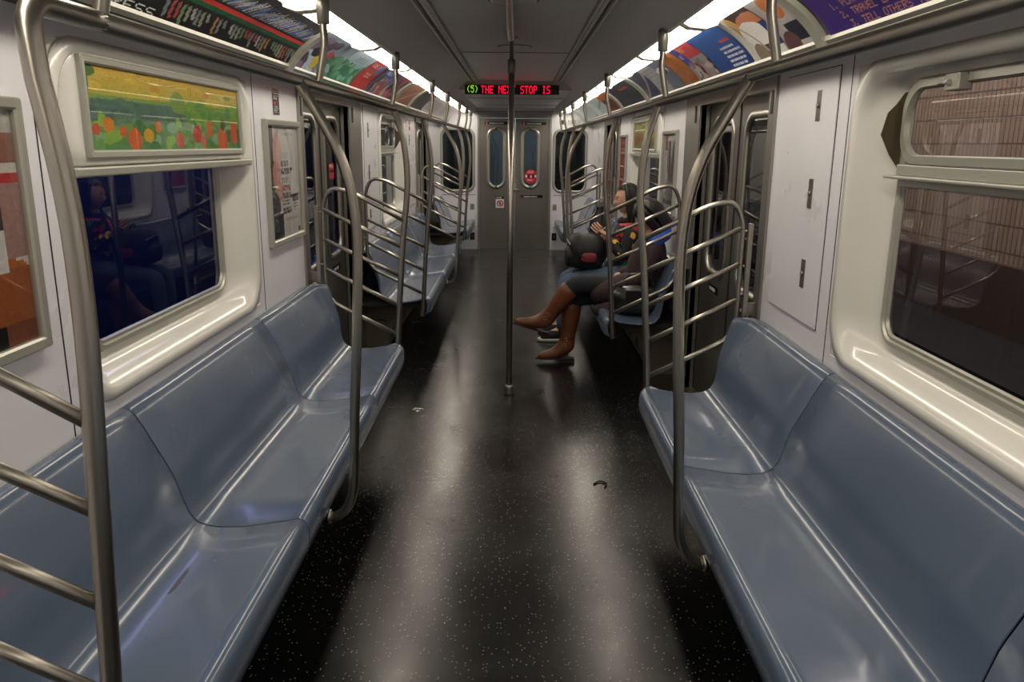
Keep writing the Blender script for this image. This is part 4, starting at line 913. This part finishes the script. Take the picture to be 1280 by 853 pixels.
b=MB(); b.tube([V((.928+.07*math.cos(a*math.pi/10),yA+.075*math.sin(a*math.pi/10),.985+.012*math.cos(a*math.pi/10))) for a in range(21)],.026,10); b.build('collar',cloth('collar_black','18181c'),A)
r=random.Random(4); st=[]
for i in range(46):
    a=math.radians(r.uniform(75,285)); x,y=math.cos(a)*.098,math.sin(a)*.084
    if abs(math.sin(a))>.8 and math.cos(a)>-.1: L=r.uniform(.16,.24)
    else: L=r.uniform(.2,.27)
    st.append(([(x*.35+.01,y*.35,.115),(x*.95,y*.95,.06),(x*1.05,y*1.08,-.03),(x*1.0-.005,y*1.1+r.uniform(-.01,.01),-.10),(x*.95-.01+r.uniform(-.015,.015),y*1.15+r.uniform(-.015,.015),-L)],.017))
join_build('hair',hair_mesh(hA,hfA,(0,0,1),st),A,[M['hair']])
for i,(hip,kn,an,to) in enumerate(legsA):
    s_=garment('sneaker',{'a':(V(an)+V((.01,0,-.035)),(.055,.055)),'b':(V(an)+V((-.08,0,-.05)),(.054,.045)),'c':(V(an)+V((-.175,0,-.062)),(.046,.034))},chain('a','b','c'),A,cloth('sneaker_black','1c1e24'))
    b=MB(); P=[(.06,0),(.05,.035),(.0,.042),(-.10,.046),(-.17,.036),(-.195,0),(-.17,-.036),(-.10,-.044),(0,-.04),(.05,-.033)]
    b.loft([[V((an[0]+x,an[1]+y,z)) for x,y in P] for z in (.003,.028)],cap=True); b.build('sole',mat('white_sole','d8d8d4',.5),s_)
# --- person B: slumped in the maroon coat, nearer the camera
yB=5.66
Bp=thing('person',(.95,yB,.44),'person in maroon coat, head bowed, legs crossed in tall brown boots','person')
hB=V((.955,yB+.0,1.075)); hfB=(-.72,-.05,-.62); huB=(-.6,0,.8)
legsB=[((.88,yB-.09,.55),(.44,yB-.05,.605),(.235,yB+.0,.315),(.12,yB+.0,.30)),((.88,yB+.09,.53),(.44,yB+.06,.48),(.40,yB+.04,.106),(.29,yB+.03,.05))]
armsB=[((.96,yB-.18,.86),(.90,yB-.23,.64),(.76,yB-.12,.625),(-.1,.6,-.8),1,.45,(-.9,.3,-.1)),((.96,yB+.18,.86),(.90,yB+.22,.66),(.74,yB+.10,.63),(-.1,-.6,-.8),-1,.45,(-.9,-.3,-.1))]
seated(Bp,(.93,yB,.53),(.96,yB,.68),(.975,yB,.82),(.975,yB,.955),hB,hfB,huB,legsB,armsB)
garment('jeans',{'p':((.92,yB,.55),(.13,.11)),'h0':(legsB[0][0],.095),'m0':((.66,yB-.07,.59),.085),'k0':((.45,yB-.05,.60),.074),'c0':((.36,yB-.03,.52),.062),'h1':(legsB[1][0],.095),'m1':((.66,yB+.08,.51),.082),'k1':((.44,yB+.06,.47),.068),'c1':((.43,yB+.055,.36),.062)},
 chain('p','h0','m0','k0','c0')+chain('p','h1','m1','k1','c1'),Bp,cloth('dark_denim','14171f'),label='very dark jeans')
mar=cloth('maroon_cloth','2e1a1f')
garment_parts('coat',[
 [((.92,yB,.53),(.17,.16)),((.93,yB,.60),(.20,.155)),((.955,yB,.72),(.20,.15)),((.97,yB,.83),(.215,.135)),((.98,yB,.90),(.15,.11)),((.985,yB,.95),(.075,.07))],
 [((.968,yB-.10,.875),.08),((.965,yB-.185,.86),.074),((.93,yB-.215,.75),.066),((.90,yB-.235,.65),.060),((.84,yB-.185,.64),.060),((.785,yB-.135,.63),.050)],
 [((.968,yB+.10,.875),.08),((.965,yB+.185,.86),.074),((.93,yB+.21,.75),.066),((.90,yB+.225,.66),.060),((.84,yB+.17,.645),.060),((.77,yB+.115,.635),.050)],
 [((.90,yB-.08,.59),.13),((.78,yB-.10,.585),.115),((.64,yB-.11,.55),.095),((.55,yB-.11,.50),.06)]],Bp,mar,label='maroon quilted coat')
b=MB(); 
fl=[[(.84,yB-.20,.56),(.66,yB-.20,.50),(.55,yB-.16,.46)],[(.84,yB-.215,.50),(.66,yB-.215,.44),(.57,yB-.17,.42)],[(.84,yB-.20,.465),(.68,yB-.205,.405),(.60,yB-.165,.40)]]
b.loft([[V(p) for p in spline(x,4)] for x in fl],closed=False); o=b.build('coat_flap',mar,Bp); q=o.modifiers.new('t','SOLIDIFY'); q.thickness=.015
blue=cloth('blue_fleece','1f4fb0')
garment('hood',{'a':((1.0,yB-.15,.93),.05),'b':((1.05,yB-.11,.965),.055),'c':((1.07,yB,.985),.055),'d':((1.05,yB+.11,.96),.05),'e':((.95,yB-.17,.90),.035)},chain('e','a','b','c','d'),Bp,blue,label='bright blue hood round the neck')
r=random.Random(8); st=[]
for i in range(40):
    a=math.radians(r.uniform(60,300)); x,y=math.cos(a)*.1,math.sin(a)*.086
    st.append(([(x*.3,y*.35,.118),(x*.9,y*.95,.07),(x*1.08,y*1.08,-.0),(x*1.05,y*1.12,-.07),(x*1.0+r.uniform(-.01,.02),y*1.1,-r.uniform(.1,.15))],.019))
join_build('hair',hair_mesh(hB,hfB,huB,st,cap_front=.4),Bp,[M['hair']])
bootm=mat('brown_leather','6a3b22',.45,bump=.6,bscale=14,var=.2,vscale=8); solem=mat('boot_sole','2a1a12',.6)
def boot(knee,ank,heel_dir,toe_dir,up):
    """shaft from knee towards ankle, foot towards toe_dir"""
    K,Aa=V(knee),V(ank); d=(Aa-K).normalized(); T=V(toe_dir).normalized(); U=V(up).normalized()
    top=K+d*.012
    o=garment('boot',{'t':(top,(.086,.086)),'c':(top*.5+Aa*.5,.068),'s':(Aa-d*.06,.054),'a':(Aa,.052),'h':(Aa+T*-.02-U*.042,.054),'f':(Aa+T*.08-U*.045,(.050,.052)),'g':(Aa+T*.15-U*.057,(.046,.040)),'e':(Aa+T*.215-U*.066,(.026,.022))},chain('t','c','s','a','h')+chain('a','f','g','e'),Bp,bootm)
    S=T.cross(U); b=MB(); O=Aa-U*.082
    P=[(-.062,0),(-.05,.03),(0,.033),(.08,.04),(.15,.04),(.20,.025),(.228,0),(.20,-.025),(.15,-.04),(.08,-.038),(0,-.033),(-.05,-.03)]
    b.loft([[O+T*x+S*y+U*z for x,y in P] for z in (0,.010)],cap=True)
    b.loft([[O+T*x*1.0+S*y+U*z for x,y in [(-.06,-.03),(-.06,.03),(.02,.03),(.02,-.03)]] for z in (-.022,0)],cap=True,smooth=False); b.build('sole',solem,o)
    for q_ in (.035,.075):
        b=MB(); c_=Aa-d*q_; a1=T; a2=S
        b.tube([c_+a1*.050*math.cos(x*math.pi/8)+a2*.050*math.sin(x*math.pi/8)+d*.01*math.cos(x*math.pi/8) for x in range(17)],.006,7); b.build('strap',solem,o)
        b=MB(); c2=c_+a1*.02-a2*.047; b.tube([c2+V((.012*math.cos(x*math.pi/5),-.006,.012*math.sin(x*math.pi/5))) for x in range(11)],.0025,6); b.build('buckle',mat('brass','b08a4a',.3,1),o)
boot(legsB[0][1],legsB[0][2],None,(-.955,0,.296),(.296,0,.955))
boot(legsB[1][1],legsB[1][2],None,(-1,-.03,0),(0,0,1))
# --- bags
def shell(c,hx,hy,hz,e=3.2,seg=28,wob=.0):
    bm=bmesh.new(); bmesh.ops.create_uvsphere(bm,u_segments=seg,v_segments=seg//2,radius=1)
    for v in bm.verts:
        p=v.co; L=(abs(p.x)**e+abs(p.y)**e+abs(p.z)**e)**(1/e); p=p/L; k=1+wob*(math.sin(p.x*9+p.z*7)+math.sin(p.y*11-p.z*5)); v.co=V((p.x*hx*k,p.y*hy*k,p.z*hz))+V(c)
    for f in bm.faces: f.smooth=True
    m=MB(); m.bm.free(); m.bm=bm; return m
bk=thing('backpack',(.60,yA,.585),'black backpack with red patch held on the lap of the woman in floral jacket','backpack')
blk=cloth('black_nylon','101014',.6)
shell((.585,yA-.03,.735),.145,.165,.145,3.4,wob=.035).build('main_bag',blk,bk)
shell((.47,yA-.03,.69),.055,.12,.085,3,wob=.02).build('front_pocket',blk,bk)
shell((.60,yA-.195,.70),.06,.022,.04,3,wob=.05).build('side_pocket',cloth('red_patch','7a2430',.7),bk)
for dy in (-.09,.05):
    b=MB(); b.tube(spline([(.66,yA+dy,.88),(.73,yA+dy-.01,.80),(.74,yA+dy,.70),(.69,yA+dy,.61)],6),.011,8); b.build('strap',blk,bk)
b=MB(); b.tube(spline([(.62,yA-.07,.872),(.60,yA-.05,.91),(.60,yA-.01,.91),(.62,yA+.01,.872)],6),.007,8); b.build('handle',blk,bk)
b=MB(); b.tube(spline([(.45,yA-.17,.80),(.43,yA-.03,.825),(.45,yA+.11,.80)],6),.004,6); b.build('zip',M['alu'],bk)
hb=thing('handbag',(.84,5.33,.44),'black leather handbag on the seat beside the person in maroon coat','handbag')
lea=mat('black_leather','1a1a1a',.32,bump=.5,bscale=20)
shell((.84,5.34,.54),.17,.075,.10,2.6,wob=.03).build('bag_body',lea,hb)
b=MB(); b.tube(spline([(.72,5.34,.60),(.77,5.33,.70),(.86,5.33,.72),(.93,5.34,.69),(.96,5.35,.61)],6),.009,8); b.build('strap',lea,hb)
b=MB(); b.box(.76,.92,5.258,5.268,.53,.62,.004); b.build('flap',lea,hb)

# ------------------------------------------------------------------ small marks on the floor and seat
b=MB(); r=random.Random(5)
for i in range(9):
    x,y=-.56+r.uniform(-.025,.025),4.56+r.uniform(-.03,.03); a=r.uniform(0,3); u=V((math.cos(a),math.sin(a),0))*.012; v_=V((-math.sin(a),math.cos(a),0))*.004; c=V((x,y,.002))
    b.loft([[c-u-v_,c+u-v_,c+u+v_,c-u+v_],[c-u-v_+V((0,0,.002)),c+u-v_+V((0,0,.003)),c+u+v_+V((0,0,.002)),c-u+v_+V((0,0,.004))]],cap=True,smooth=False)
tag(b.build('paper_scrap',mat('paper_white','cfcac2',.8)),'tiny white torn paper scraps on the dark floor left of the aisle centre','litter')['kind']='stuff'
b=MB(); b.tube(spline([(0.43-.03,3.5,.004),(0.43,3.5+.03,.006),(0.43+.03,3.5+.01,.004),(0.43+.02,3.5-.03,.004)],5),[.004]*15+[.003],6)
tag(b.build('dry_leaf',mat('dark_leaf','0a0806',.9)),'small dark curled scrap on the floor right of the aisle centre','litter')
